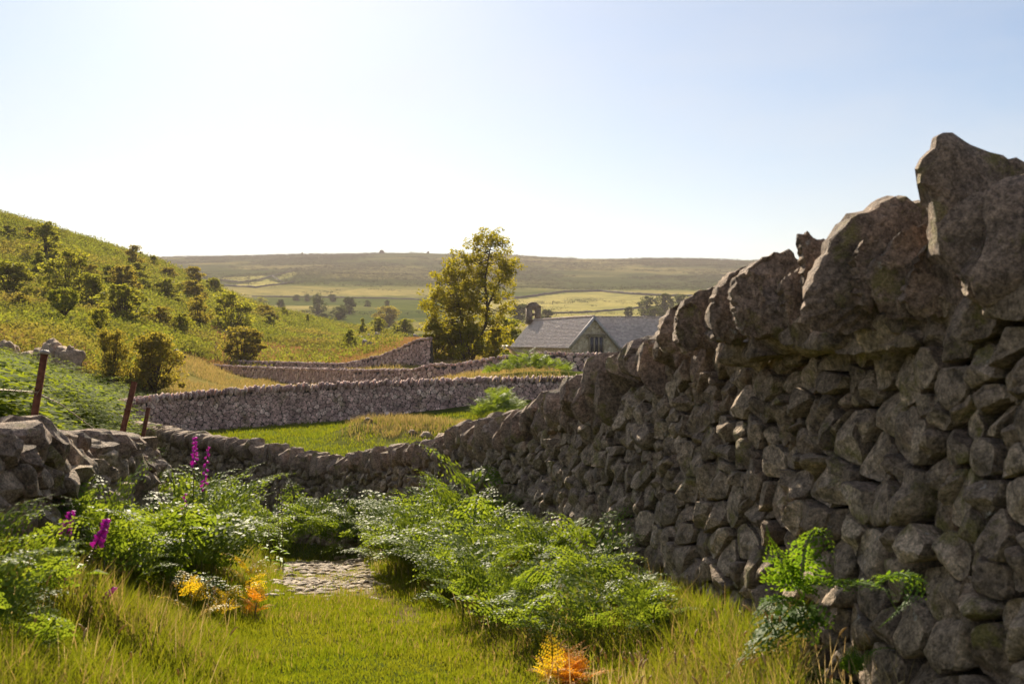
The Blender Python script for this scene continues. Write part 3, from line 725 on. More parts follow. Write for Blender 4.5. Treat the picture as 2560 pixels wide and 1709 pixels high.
    for k in range(3):
        pm = MB(); pm.box(c + G * (-ww / 2 + (k + .5) * ww / 3) + N * .0, G, N, Z, ww / 3 - .17, .33, wh - .02); link('pane', pm.mesh('pane', False), M['glass'], win)
    hm = MB(); hm.box(c + Z * (wh / 2 + .27) + N * .09, G, N, Z, ww + .6, .4, .12)
    for s in (-1, 1): hm.box(c + G * s * (ww / 2 + .25) + Z * (wh / 2 + .05) + N * .09, G, N, Z, .12, .4, .36)
    link('hood_mould', hm.mesh('hood', False), M['dressed'], win)
    # bellcote on the far gable
    B = A + R * (L - .35) - base; bw, bt = 1.75, .75
    bc = MB()
    for s in (-1, 1): bc.box(B + G * s * .55 + Z * .75, G, R, Z, .62, bt, 2.9)
    bc.box(B + Z * (-.35), G, R, Z, .5, bt - .03, .9); bc.box(B + Z * 1.0, G, R, Z, .5, bt - .03, .42)
    bc.box(B + Z * 1.98, G, R, Z, .5, bt - .03, .45)
    V = []
    for s in (-1, 1):
        q = B + R * s * (bt / 2 + .06)
        V += [q - G * (bw / 2 + .06) + Z * 2.2, q + G * (bw / 2 + .06) + Z * 2.2, q + G * .45 + Z * 2.75, q + Z * 3.02, q - G * .45 + Z * 2.75]
    bc.add(np.array(V), [(0, 5, 6, 1), (1, 6, 7, 2), (4, 9, 5, 0), (2, 7, 8, 3), (3, 8, 9, 4), (0, 1, 2, 4), (5, 9, 7, 6)], [(2, 3, 4), (7, 9, 8)])
    for k in range(10):
        v, f = rock((.5, .8, .22), rng, 2, 4, 5); aa = (k - 4.5) / 4.5
        bc.add(v + B + G * aa * .85 + Z * (3.05 - .75 * abs(aa) ** 1.6), None, f)
    bc.v = [np.column_stack([a[:, 0], a[:, 1], B[2] + (a[:, 2] - B[2]) * .7]) for a in bc.v]
    link('bellcote', bc.mesh('bellcote', False), M['bellstone'], root)
    # low porch at the left
    Q = P(1262, 868, 120.5); d = G; mb = MB(); q = Q - base
    for s in (-1, 1): pass
    mb.box(q - Z * 1.75, R, G, Z, 2.6, 2.0, 1.9)
    pr = link('porch', mb.mesh('porch_wall', False), M['chapel_stone'], root)
    me = slope(Q - R * 1.4 + Z * .25, R, -G * 1.3 - Z * .95, 2.8, 1.7, None, 12, 'porch_roof'); link('roof', me, M['slate'], pr)
    me = slope(Q - R * 1.4 + Z * .25, R, G * 1.3 - Z * .95, 2.8, 1.7, None, 13, 'porch_roof_back'); link('roof', me, M['slate'], pr)
    return root
chapel()

# ------------------------------------------------------------------ vegetation helpers
def leaves(centres, size, rng, ratio=.55, up=.0):
    """diamond leaves: one island each"""
    n = len(centres); a = rng.normal(size=(n, 3)); a[:, 2] += up * np.abs(a).mean(); a /= np.linalg.norm(a, axis=1)[:, None]
    b = rng.normal(size=(n, 3)); b -= (b * a).sum(1)[:, None] * a; b /= np.linalg.norm(b, axis=1)[:, None]
    nn = np.cross(a, b)
    s = (size * rng.uniform(.55, 1.35, n))[:, None]
    V = np.stack([centres - a * s * .5, centres + b * s * ratio * .5 + nn * s * .08, centres + a * s * .5, centres - b * s * ratio * .5 + nn * s * .08], 1).reshape(-1, 3)
    q = np.arange(n * 4).reshape(n, 4)
    return V, q
def lobe_points(rng, c, r, n):
    d = rng.normal(size=(n, 3)); d /= np.linalg.norm(d, axis=1)[:, None]
    return np.asarray(c) + d * (rng.uniform(.25, 1, n) ** .5)[:, None] * np.asarray(r)

def bush_protos(seed, style, nlobe=34, per=60, leaf=.055, trunk=.0, openness=.0):
    """unit bush: 1 wide, 1 tall, base at the origin; returns foliage mesh, stem mesh"""
    rng = np.random.default_rng(seed); mb = MB(); st = MB()
    z0 = trunk
    for k in range(nlobe):
        th = rng.uniform(0, 6.283); u = rng.uniform(.0, 1) ** .6
        zz = rng.uniform(0, 1)
        if style == 'dome': rr = .40 * math.sqrt(max(0, 1 - (zz * .96) ** 2.2)) * u + .02
        elif style == 'round': rr = .40 * math.sqrt(max(0, 1 - (2 * zz - 1) ** 2)) * u + .02
        elif style == 'cone': rr = .36 * (1 - zz) * u + .02
        else: rr = .44 * math.sqrt(max(0, math.sin(math.pi * (.08 + .9 * zz) ** .85))) * u * rng.uniform(.7, 1.15)
        c = np.array([rr * math.cos(th), rr * math.sin(th), z0 + .08 + (1 - z0 - .16) * zz])
        r = rng.choice([.055, .08, .11, .15]) * rng.uniform(.85, 1.15) * (1.0 if style != 'cone' else .7)
        V, q = leaves(lobe_points(rng, c, (r, r, r * .75), int(per * rng.uniform(.6, 1.3))), leaf, rng)
        V[:, 2] = np.maximum(V[:, 2], .0); mb.add(V, q)
        if k % 2 == 0:
            b0 = np.array([rng.normal(0, .02), rng.normal(0, .02), 0 if trunk == 0 else trunk * .9])
            mid = (b0 + c) / 2 + np.array([0, 0, -.03]); st.tube([b0, mid, c], [.014, .009, .003], 4)
    if trunk > 0: st.tube([(0, 0, -.05), (.01, 0, trunk * .6), (0, .01, trunk + .25)], [.03, .024, .012], 6)
    else: st.tube([(0, 0, -.1), (0, 0, .15)], [.02, .015], 5)
    return mb.mesh('bush_foliage', False), st.mesh('bush_stem')

PROTO = {
 'green':  [bush_protos(1, 'dome', 66, 59, 0.066), bush_protos(2, 'loose', 60, 59, 0.066), bush_protos(12, 'dome', 50, 63, 0.071), bush_protos(13, 'loose', 56, 55, 0.066)],
 'dark':   [bush_protos(3, 'round', 70, 63, 0.066), bush_protos(4, 'dome', 66, 63, 0.066), bush_protos(14, 'loose', 70, 49, 0.059), bush_protos(15, 'dome', 50, 71, 0.066)],
 'light':  [bush_protos(5, 'loose', 46, 65, .075)],
 'tree':   [bush_protos(6, 'round', 46, 70, .07, .28), bush_protos(7, 'round', 36, 55, .075, .32)],
 'cone':   [bush_protos(8, 'cone', 55, 60, .06, .05)],
 'loosefront': [bush_protos(9, 'dome', 80, 80, .042, .06), bush_protos(10, 'dome', 100, 90, .042, .04)],
}
PM = {'green': 'bush_green', 'dark': 'bush_dark', 'light': 'bush_light', 'tree': 'bush_light', 'cone': 'bush_green', 'loosefront': 'bush_dark'}
_meshcache = {}
def bush(name, label, cat, px, pb, pt, w, kind, var=0, mat=None, group=None, y0=45.0, Y=None, part=('foliage', 'stem')):
    b = hit(px, pb, y0) if Y is None else onground(px, Y)
    Yv = b[1]; h = (pb - pt) / F * Yv; wd = w / F * Yv
    if Y is not None: h = CZ + (CY - pt) / F * Yv - b[2]
    t = thing(name, label, cat, b - np.array([0, 0, h * .04]), random.uniform(0, 6.28), group); t.scale = (wd * 1.3, wd * 1.3, h * 1.15)
    f, s = PROTO[kind][var % len(PROTO[kind])]
    key = (kind, var % len(PROTO[kind]), mat or PM[kind])
    if key not in _meshcache:
        f2 = f.copy(); f2.materials.clear(); f2.materials.append(M[mat or PM[kind]]); _meshcache[key] = f2
        if len(s.materials) == 0: s.materials.append(M['bark'])
    link(part[0], _meshcache[key], None, t); link(part[1], s, None, t)
    return t
HB = [
 ('shrub', 'dark brown thicket high on the left slope just under the skyline', 115, 645, 560, 80, 'dark', 1, None),
 ('shrub', 'tall olive thicket in the middle of the left slope, largest one above the little tree', 165, 745, 628, 115, 'dark', 0, 'bush_green'),
 ('shrub', 'olive shrub leaning against the right foot of the largest thicket on the left slope', 222, 770, 690, 90, 'dark', 1, 'bush_green'),
 ('shrub', 'bright green shrub up and left of the largest thicket on the slope', 95, 685, 632, 52, 'light', 0, None),
 ('shrub', 'dark shadowy scrub at the left edge of the photo below the bright green shrub', 22, 735, 660, 120, 'dark', 1, None),
 ('tree', 'small bright green tree with a bare trunk above the rock outcrop', 161, 808, 722, 68, 'tree', 0, None),
 ('tree', 'thin small tree with a crooked trunk right of the rock outcrop', 246, 848, 775, 50, 'tree', 1, 'bush_green'),
 ('tree', 'lone tree on the skyline of the left slope', 335, 668, 617, 46, 'dark', 1, 'bush_dark'),
 ('shrub', 'tiny shrub on the skyline to the right of the lone skyline tree', 382, 662, 640, 26, 'dark', 1, 'bush_green'),
 ('shrub', 'round dark shrub standing out against the pale field of the far hill', 486, 708, 668, 44, 'dark', 0, None),
 ('shrub', 'squat brown shrub just right of the round dark one on the slope edge', 532, 736, 697, 50, 'dark', 1, None),
 ('shrub', 'small olive shrub below the skyline between the big thicket and the lone tree', 231, 694, 662, 34, 'green', 1, 'bush_dark'),
 ('shrub', 'upright olive shrub below the lone skyline tree', 308, 730, 666, 78, 'green', 0, 'bush_dark'),
 ('shrub', 'broad green shrub in the centre of the slope, wider than tall', 312, 808, 714, 130, 'green', 1, None),
 ('shrub', 'low brown shrub left of the pair on the slope edge', 415, 744, 700, 78, 'dark', 1, None),
 ('shrub', 'brown shrub below the round dark one on the slope edge', 482, 750, 702, 60, 'green', 0, 'bush_dark'),
 ('shrub', 'tall narrow brown shrub left of the biggest round one on the slope', 495, 815, 745, 62, 'dark', 0, None),
 ('shrub', 'biggest round brown shrub low on the right of the slope', 583, 830, 733, 100, 'dark', 0, None),
 ('shrub', 'small round shrub on the slope edge above the biggest round one', 655, 764, 743, 27, 'dark', 0, None),
 ('shrub', 'flat olive shrub right of the biggest round one', 662, 790, 763, 48, 'green', 0, 'bush_dark'),
 ('shrub', 'loose green shrub below the tall narrow brown one', 450, 842, 785, 62, 'green', 1, None),
 ('shrub', 'faint olive shrub right of the broad green one', 402, 818, 768, 72, 'green', 0, 'bush_dark'),
 ('shrub', 'round dense dark bush standing just behind the left end of the field walls', 606, 906, 822, 108, 'dark', 0, 'bush_dark'),
 ('shrub', 'small upright shrub far down the slope edge on the right', 770, 810, 785, 18, 'green', 1, None),
 ('shrub', 'little shrub between the flat olive one and the far end of the slope', 710, 792, 768, 22, 'green', 0, None),
 ('shrub', 'small shrub on the slope edge left of the round dark one', 420, 696, 670, 42, 'dark', 1, None),
 ('shrub', 'dark round tree top behind the rocky knoll left of the tall tree', 966, 815, 768, 60, 'dark', 0, None),
 ('conifer', 'small pointed conifer left of the rocky knoll', 906, 842, 796, 34, 'cone', 0, None),
 ('shrub', 'loose green shrub with bare stems on the rocky knoll', 948, 842, 795, 48, 'green', 1, None),
 ('shrub', 'spreading green shrub between the knoll and the tall tree', 1012, 840, 798, 62, 'green', 0, None),
 ('shrub', 'pale green bush at the foot of the knoll', 872, 872, 826, 46, 'light', 0, None),
]
for nm, lb, px, pb, pt, w, kd, va, mt in HB:
    if mt is None and kd == 'dark' and px % 3: mt = 'bush_green'
    bush(nm, lb, 'tree' if nm in ('tree', 'conifer') else 'shrub', px, pb, pt, w, kd, va + 2 * (px % 2), mt, 'shrubs and trees on the left slope', y0=(100 if pb < 912 and px > 430 else 62))
for k in range(46):
    px = random.uniform(-40, 690); lo = float(np.interp(px, [0, 200, 390, 560, 700], [560, 610, 670, 745, 790])); pb = random.uniform(lo + 12, 838 if px < 420 else min(838, lo + 90))
    w = random.uniform(22, 58); bush('shrub', 'low scrubby bush scattered among the bracken of the left slope', 'shrub', px, pb, pb - w * random.uniform(.4, .75), w, random.choice(['green', 'dark', 'green', 'light']), random.randrange(4), random.choice(['bush_green', 'bush_dark', 'bush_green', 'bush_light']), 'low bushes on the left slope', y0=66)
bush('shrub', 'tall thin twiggy thorn bush at the edge of the left bracken', 'shrub', 278, 948, 830, 100, 'loosefront', 0, None, 'thorn bushes by the left bracken', Y=66)
bush('shrub', 'wide twiggy thorn bush at the right end of the left bracken', 'shrub', 385, 958, 838, 138, 'loosefront', 1, None, 'thorn bushes by the left bracken', Y=68)
# bushes around the tall tree
for lb, px, pb, pt, w, kd, va, mt, Yy in [
 ('dense green bush under the left side of the tall tree', 1088, 905, 812, 100, 'green', 0, 'tree_leaf', 104),
 ('dark leafy bush in the shade under the middle of the tall tree', 1160, 905, 815, 110, 'dark', 1, 'tree_leaf', 103),
 ('leafy bush under the right side of the tall tree, next to the porch', 1232, 905, 822, 80, 'green', 1, 'tree_leaf', 106),
 ('pale green bushes behind the chapel, left of the bellcote', 1272, 860, 800, 90, 'green', 0, 'bush_green', 150)]:
    bush('shrub', lb, 'shrub', px, pb, pt, w, kd, va, mt, 'bushes around the tall tree', Y=Yy)
for lb, px, pb, pt, w, kd in [
 ('large dark hazy tree left of the bellcote', 1300, 803, 763, 55, 'dark'), ('dark hazy tree just right of the bellcote', 1368, 800, 775, 34, 'dark'),
 ('small hazy tree on the pale pasture above the right roof', 1572, 795, 768, 24, 'dark'), ('leftmost tree of the hazy wood at the right of the pasture', 1618, 792, 742, 50, 'dark'),
 ('tallest tree of the hazy wood at the right of the pasture', 1660, 792, 736, 58, 'green'), ('tree of the hazy wood half hidden by the lane wall', 1706, 792, 738, 60, 'dark'), ('low front bush of the hazy wood', 1640, 800, 768, 50, 'green'),
 ('largest dark hazy tree in the valley left of the tall tree', 795, 786, 737, 38, 'dark'), ('tall hazy tree right of the largest one in the valley', 872, 783, 745, 36, 'dark'),
 ('small upright hazy tree at the left end of the valley', 701, 777, 750, 22, 'dark'), ('low bush in front of the largest hazy valley tree', 812, 803, 783, 40, 'green'),
 ('rounded bush right of the low one in the hazy valley', 848, 798, 768, 40, 'dark'), ('small round tree on the pale valley pasture', 918, 765, 751, 18, 'dark'),
 ('tall thin tree on the pale valley pasture nearest the tall tree', 968, 772, 750, 16, 'green'), ('tiny tree by the long straight wall at the foot of the far hill', 742, 750, 737, 22, 'dark'),
 ('second tiny tree by the long straight wall', 768, 752, 735, 18, 'dark'), ('third tiny tree by the long straight wall, behind the tall hazy tree', 832, 753, 736, 22, 'dark')]:
    bush('tree', lb, 'tree', px, pb, pt, w, kd, len(lb), 'far_leaf', 'hazy trees in the far valley', y0=430)

# the tall tree
def tall_tree():
    Y0 = 105.0; s = Y0 / F; rng = np.random.default_rng(42); base = onground(1172, Y0); base[2] -= .2
    t = thing('tall_tree', 'tall leafy tree with an open ragged crown left of the chapel', 'tree', base)
    def W(px, py, dy=0): return np.array([(px - CX) * s, Y0 + dy, CZ + (CY - py) * s])
    L = [(1228, 596, 34, 22), (1252, 612, 26, 22), (1200, 618, 26, 24), (1172, 622, 16, 14), (1243, 640, 34, 26), (1205, 655, 36, 28), (1270, 668, 20, 26), (1235, 690, 36, 30),
         (1178, 690, 38, 32), (1135, 668, 30, 28), (1110, 690, 26, 26), (1150, 725, 40, 34), (1105, 735, 36, 34), (1200, 735, 38, 34), (1245, 728, 28, 30), (1262, 705, 18, 22),
         (1080, 765, 34, 30), (1120, 785, 40, 34), (1168, 775, 40, 34), (1215, 780, 30, 30), (1078, 800, 28, 26), (1095, 830, 36, 30), (1140, 830, 40, 34), (1190, 828, 40, 34), (1230, 815, 26, 22),
         (1262, 775, 14, 10), (1278, 668, 10, 14), (1285, 655, 8, 8), (1270, 762, 16, 9), (1252, 790, 14, 10), (1065, 745, 14, 14), (1130, 640, 12, 16), (1240, 580, 14, 9), (1160, 655, 22, 22), (1165, 690, 30, 28), (1180, 640, 18, 18), (1140, 755, 36, 30), (1180, 745, 34, 30)]
    mb = MB(); br = MB()
    trunks = [[W(1172, 910), W(1170, 870, .2), W(1158, 830, .3), W(1150, 780, .2), W(1140, 730), W(1128, 690)],
              [W(1178, 910), W(1190, 860, -.2), W(1215, 810, -.3), W(1218, 760, -.2), W(1212, 700), W(1222, 640), W(1230, 600)],
              [W(1217, 770, -.2), W(1235, 730, .3), W(1255, 690, .4), W(1275, 665, .4)]]
    for tr, r0 in zip(trunks, (.2, .24, .1)):
        br.tube(np.array(tr) - base, np.linspace(r0, .03, len(tr)), 6)
    tp = np.concatenate([np.array([a + (b - a) * k for a, b in zip(tr[:-1], tr[1:]) for k in np.linspace(0, 1, 8)]) for tr in trunks])
    for (px, py, rx, ry) in L:
        for _ in range(max(2, int(rx * ry / 120))):
            c = W(px + rng.normal(0, rx * .42), py + rng.normal(0, ry * .44), rng.normal(0, max(rx, 14) * s * .9))
            d = np.linalg.norm(tp - c, axis=1) + (tp[:, 2] > c[2] - .2) * 3; k = np.argmin(d); a = tp[k]
            mid = (a + c) / 2 + np.array([0, 0, -.12 * d[k]]) + rng.normal(0, .1, 3)
            br.tube(np.array([a, mid, c]) - base, [.05, .03, .012], 4)
            for q in range(3):
                cc = c + rng.normal(0, .38, 3); br.tube(np.array([c, cc]) - base, [.012, .006], 3)
                V, f = leaves(lobe_points(rng, cc, (.44, .44, .34), 44) - base, .19, rng, .6); mb.add(V, f)
    link('crown', mb.mesh('ash_crown', False), M['tree_leaf'], t); link('trunk', br.mesh('ash_trunk'), M['bark'], t)
tall_tree()

# ------------------------------------------------------------------ rocks
def boulders(name, label, specs, mat, cat='rock', group=None, level=3, rough=.08, extra=None):
    rng = np.random.default_rng(len(label)); mb = MB(); p0 = np.array(specs[0][:3])
    for x, y, z, dx, dy, dz in specs:
        v, f = rock((dx, dy, dz), rng, level, 3.0, 9, rough); mb.add(v + np.array([x, y, z]) - p0, None, f)
    o = link(name, mb.mesh(name), mat, None, label, cat, group); o.location = p0; return o
sp = []
rg = np.random.default_rng(4)
for px in np.linspace(-60, 178, 12):
    b = onground(px, 66); top = CZ + (CY - (848 if px < 150 else 862)) / F * 66
    sp.append((b[0] + rg.normal(0, .2), 66 + rg.normal(0, .4), top - 1.25 + rg.normal(0, .12), rg.uniform(.9, 1.7), 2.2, rg.uniform(1.6, 2.2)))
boulders('rock_outcrop', 'broken grey rock outcrop with a grassy top at the left edge', sp, M['boulder'], 'rock', None, 4)
sp = []
for px, py, w in ((442, 880, 20), (430, 890, 22), (455, 892, 18), (440, 905, 24)):
    b = P(px, py, 98); sp.append((*b, w / F * 98, 1.0, w / F * 98 * .8))
boulders('rock_outcrop', 'dark broken rock standing at the left end of the field walls', sp, M['core'], 'rock')
for px, py, w, h, lb in ((955, 623, 13, 9, 'largest boulder on the skyline of the far hill'), (1070, 627, 7, 6, 'boulder on the far skyline just left of the tall tree'), (938, 625, 4, 4, 'tiny boulder left of the largest skyline boulder'), (756, 631, 5, 7, 'small upright cairn on the far skyline to the left')):
    Yb = 2490.0; b = onground(px, Yb); b = hit(px, py + 4, 1500); 
    boulders('boulder', lb, [(b[0], b[1], b[2], w / F * b[1], 6, h / F * b[1] * 1.6)], M['core'], 'boulder', 'boulders on the skyline')
sp = []
for px, py, w in ((1065, 1090, 38), (1105, 1096, 44), (1140, 1092, 34), (1030, 1082, 26), (935, 1042, 40), (920, 1052, 26)):
    b = hit(px, py, 24, 60); sp.append((b[0], b[1], b[2] + .02, w / F * b[1], w / F * b[1], w / F * b[1] * .6))
for q in sp: boulders('boulder', 'grey stone poking out of the dry grassy mound in the small field', [q], M['boulder'], 'boulder', 'stones in the mound')
sp = []
for px, py, w in ((905, 848, 26), (925, 840, 22), (945, 838, 26), (890, 862, 20), (915, 860, 30), (1038, 838, 18)):
    b = hit(px, py + 8, 100, 300); sp.append((b[0], b[1], b[2] + .3, w / F * b[1], 1.2, w / F * b[1] * .9))
for q in sp: boulders('boulder', 'brown rock on top of the knoll left of the tall tree', [q], M['bellstone'], 'boulder', 'rocks on the knoll')
sp = []
for k in range(16):
    b = hit(795 + rg.normal(0, 14), 893 + rg.normal(0, 3), 115, 200); sp.append((b[0], b[1], b[2] + .05, rg.uniform(.3, .8), .5, .3))
for q in sp: boulders('boulder', 'pale stone lying on the dry track beyond the field walls', [q], M['pebble'], 'boulder', 'stones on the dry track', 2)

# ------------------------------------------------------------------ fence
def post(label, px0, py0, px1, py1, Y, r, cap=False):
    a = P(px0, py0, Y); b = P(px1, py1, Y + .05); d = (b - a) / np.linalg.norm(b - a); g = float(T(a[0], Y)) - .3
    a0 = a + d * ((g - a[2]) / d[2])
    t = thing('fence_post', label, 'fence post', a0, 0, 'rusty fence posts behind the left wall')
    mb = MB(); e = np.array([1.0, 0, 0]); e -= d * (e @ d); e /= np.linalg.norm(e); f = np.cross(d, e); L = np.linalg.norm(b - a0); c = (b - a0) / 2
    mb.box(c, e, f, d, r * 2, r * .45, L); mb.box(c + f * r * .95, e, f, d, r * .45, r * 1.5, L)
    for k in range(3): mb.box(c * 2 * (.62 + .12 * k) - f * r * .3, e, f, d, r * 2.25, r * .3, .012)
    link('shaft', mb.mesh('shaft', False), M['rust'], t)
    if cap:
        cm = MB(); cm.tube(np.array([b - a0 - d * .012, b - a0 + d * .004, b - a0 + d * .014]), [r * 1.35, r * 1.5, r * .9], 10); link('cap', cm.mesh('cap', False), M['zinc'], t)
post('tallest rusty iron fence post with a pale flat cap, leaning at the far left', 84, 1050, 112, 880, 7.0, .022, True)
post('plain rusty iron fence post leaning over the left wall', 305, 1085, 336, 953, 9.6, .024)
post('short far rusty iron fence post nearest the field wall', 363, 1060, 371, 1018, 20, .035)
def wire(label, pts, r=.004):
    mb = MB(); p = np.array([P(*a) for a in pts]); k = np.linspace(0, 1, 24); d = np.linspace(0, 1, len(p))
    q = np.stack([np.interp(k, d, p[:, i]) for i in range(3)], 1); mb.tube(q, np.full(24, r), 5)
    for j in range(1, 24, 2):
        for s in (-1, 1): mb.tube([q[j], q[j] + np.array([s * .012, .004, .02 * s])], [r * .8, r * .3], 3)
    o = link('barbed_wire', mb.mesh('barbed_wire'), M['wire'], None, label, 'wire', 'fence wires'); return o
wire('strand of barbed wire running left from the tallest fence post', [(-60, 972, 6.2), (10, 974, 6.7), (95, 980, 7.0)])
wire('slack barbed wire sagging from the tallest post down to the wall', [(98, 985, 7.02), (150, 1008, 7.7), (200, 1045, 8.3), (240, 1075, 8.8)])

# ------------------------------------------------------------------ ferns
def frond(curve, width, npin, rng, side=None, droop=.25, npl=8, taper=1.0, pw=1.0, simple=False):
    """a frond along a 3-D curve: rachis, pinnae left and right, pinnules on each pinna"""
    c = np.asarray(curve, float); k = len(c); seg = np.concatenate([[0], np.cumsum(np.linalg.norm(np.diff(c, axis=0), axis=1))]); L = seg[-1]
    at = lambda s: np.array([np.interp(s, seg, c[:, i]) for i in range(3)])
    mb = MB(); ss = np.linspace(0, L, 9); mb.tube([at(s) for s in ss], np.linspace(.0042, .001, 9) * pw, 4)
    C = []; A_ = []; B_ = []; S_ = []; R_ = []
    for i in range(npin):
        f = .16 + .84 * (i + .5) / npin; s = f * L; p = at(s); tg = at(min(s + .02, L)) - at(max(s - .02, 0)); tg /= np.linalg.norm(tg) + 1e-9
        if side is None: sd = np.cross(tg, [0, 0, 1.0])
        else: sd = np.asarray(side, float) - tg * np.dot(side, tg)
        sd /= np.linalg.norm(sd) + 1e-9; nrm = np.cross(sd, tg)
        nrm = nrm if nrm[2] > 0 else -nrm
        prof = min(1.0, (1 - f) * 1.25 + .03) ** taper * (1.0 if not simple else min(1, .45 + f * 1.6))
        ln = width * prof * rng.uniform(.88, 1.1)
        for sgn in (-1, 1):
            d = sd * sgn * math.cos(.42) + tg * math.sin(.42) + nrm * rng.normal(.05, .12); d /= np.linalg.norm(d)
            if simple:
                m = max(3, int(npl)); 
            else: m = max(3, int(npl * (.35 + .65 * prof)))
            for j in range(m):
                g = (j + .6) / m; q = p + d * ln * g - nrm * droop * ln * g * g
                lv = ln * (.30 if not simple else .2) * (1 - g) ** .8 + ln * .035
                dd = d - nrm * droop * 2 * g; dd /= np.linalg.norm(dd); pr = np.cross(nrm, dd)
                for s2 in (-1, 1):
                    e = pr * s2 * .85 + dd * .5 + nrm * rng.normal(-.05, .3); e /= np.linalg.norm(e)
                    C.append(q); A_.append(e * lv); B_.append(np.cross(nrm, e) * max(ln / m * .40, lv * .19)); 
            # pinna tip
    C = np.array(C); A_ = np.array(A_); B_ = np.array(B_)
    n = len(C); V = np.stack([C, C + A_ * .5 + B_, C + A_, C + A_ * .45 - B_], 1).reshape(-1, 3)
    mb.add(V, np.arange(n * 4).reshape(n, 4))
    return mb
def arch(L, rise, fall, n=10, twist=0):
    t = np.linspace(0, 1, n); th = rise + (fall - rise) * t ** 1.3
    x = np.concatenate([[0], np.cumsum(np.cos(th[:-1]) * L / (n - 1))]); z = np.concatenate([[0], np.cumsum(np.sin(th[:-1]) * L / (n - 1))])
    y = twist * t ** 2 * L
    return np.column_stack([x, y, z])
rng = np.random.default_rng(101)
FRONDS = []
for i in range(8):
    Lf = rng.uniform(.75, 1.05); me = frond(arch(Lf, rng.uniform(.85, 1.3), rng.uniform(-.75, -.05), twist=rng.normal(0, .12)), Lf * .36, 12, rng, npl=7).mesh('bracken_frond', False); FRONDS.append(me)
for me in FRONDS: me.materials.append(M['fern'])
def recol(ms, mat):
    out = []
    for m_ in ms[:4]:
        c = m_.copy(); c.materials.clear(); c.materials.append(M[mat]); out.append(c)
    return out
FR = {'green': FRONDS, 'yellow': recol(FRONDS, 'fern_yellow'), 'orange': recol(FRONDS, 'fern_orange')}
_st = MB(); _st.tube([(0, 0, -.1), (.01, 0, .2), (0, .01, .5)], [.006, .005, .004], 5); STALK = _st.mesh('bracken_stalk'); STALK.materials.append(M['stalk'])
def bracken(x, y, size, label, group, tone='green', n=5, lift=None, lean=None):
    z = float(T(x, y)); stalk = (lift if lift is not None else random.uniform(.28, .6)) * size
    t = thing('bracken_fern', label, 'fern', (x, y, z), random.uniform(0, 6.28), group)
    s = link('stalk', STALK, None, t); s.scale = (1, 1, stalk / .5 + .02)
    a0 = random.uniform(0, 6.28)
    for k in range(n):
        f = link('frond', random.choice(FR[tone]), None, t); f.location = (0, 0, stalk * (1 - .22 * (k % 4)) - .01)
        sc_ = size * random.uniform(.75, 1.15); f.scale = (sc_, sc_, sc_)
        f.rotation_euler = (random.gauss(0, .18), random.gauss(0, .22), a0 + k * 2.4 + random.gauss(0, .3))
    return t
GR = 'bracken thicket between the lane and the right wall'
LBR = 'green bracken fern in the thicket between the lane and the right wall'
k = 0
for y in np.arange(6.1, 13.6, .42):
    wx = float(wall_x(y)); left = float(np.interp(y, [5.8, 7, 9, 11, 12.5, 14], [.1, -.25, -.63, -1.12, -1.4, -1.6]))
    nx = 3 if wx - left > .6 else 2
    for i in range(nx):
        x = left + (wx - .12 - left) * (i + .5 + random.uniform(-.3, .3)) / nx
        hgt = float(np.interp(y, [5.8, 6.6, 8, 11, 13], [.38, .52, .7, .9, .85])) * random.uniform(.8, 1.1)
        bracken(x, y + random.uniform(-.15, .15), hgt, LBR, GR, n=7)
bracken(-.32, 10.2, 1.0, 'tallest bracken fern arching up against the right wall above the thicket', None, n=4, lift=.72)
bracken(-.02, 7.1, .42, 'bracken fern with small orange fronds in the middle of the right thicket', None, 'orange', 4, .6)
random.seed(31)
bracken(.21, 4.75, .26, 'bright orange dead bracken low in the grass at the bottom right of the lane', None, 'orange', 9, .16)
bracken(.27, 4.7, .22, 'orange dead bracken leaning right against the bright one at the bottom of the lane', None, 'orange', 8, .12)
bracken(.16, 4.7, .2, 'small yellow bracken at the left foot of the bright orange one', None, 'yellow', 6, .2)
random.seed(77)
for x, y, hgt in ((.42, 6.0, .5), (.2, 5.9, .48), (.0, 5.95, .46), (.5, 5.6, .46), (.3, 5.5, .45), (.1, 5.5, .42), (.56, 5.25, .42), (.38, 5.2, .4), (.62, 5.0, .36), (-.15, 6.3, .5), (.22, 6.35, .55), (-.3, 6.8, .55), (.45, 6.5, .55)):
    bracken(x, y, hgt, LBR, GR, n=7)
GL = 'bracken along the left wall'
LBL = 'green bracken fern along the foot of the left wall'
for y in np.arange(5.9, 10.6, .4):
    l0 = float(np.interp(y, [5.8, 8.4, 9, 11], [-2.25, -2.5, -2.7, -2.9])); r0 = float(np.interp(y, [5.8, 7, 8, 9, 10, 11], [-2.0, -1.9, -2.05, -2.25, -2.45, -2.6]))
    for i in range(2):
        x = l0 + (r0 - l0) * (i + .5 + random.uniform(-.3, .3)) / 2
        bracken(x, y + random.uniform(-.15, .15), float(np.interp(y, [5.8, 7, 9, 10.5], [.5, .7, .9, .85])) * random.uniform(.85, 1.1), LBL, GL, n=7)
bracken(-2.3, 6.5, .4, 'lone bracken fern standing up against the stones of the left wall', None, n=4, lift=.62)
for (x, y, s) in ((-2.4, 8.0, .75), (-2.25, 8.6, .8)):
    bracken(x, y, s, LBL, GL, n=5, lift=.6)
GB = 'bracken in the bottom left corner'
for (x, y, s) in ((-2.1, 4.35, .5), (-1.9, 4.0, .48), (-1.75, 3.75, .45), (-2.0, 3.8, .55), (-1.85, 4.4, .4), (-2.05, 4.8, .45), (-2.2, 4.7, .5), (-1.62, 3.9, .32)):
    bracken(x, y, s, 'green bracken fern in the bottom left corner below the foxgloves', GB, n=6, lift=.26)
GC = 'bracken in the shade of the wall across the lane end'
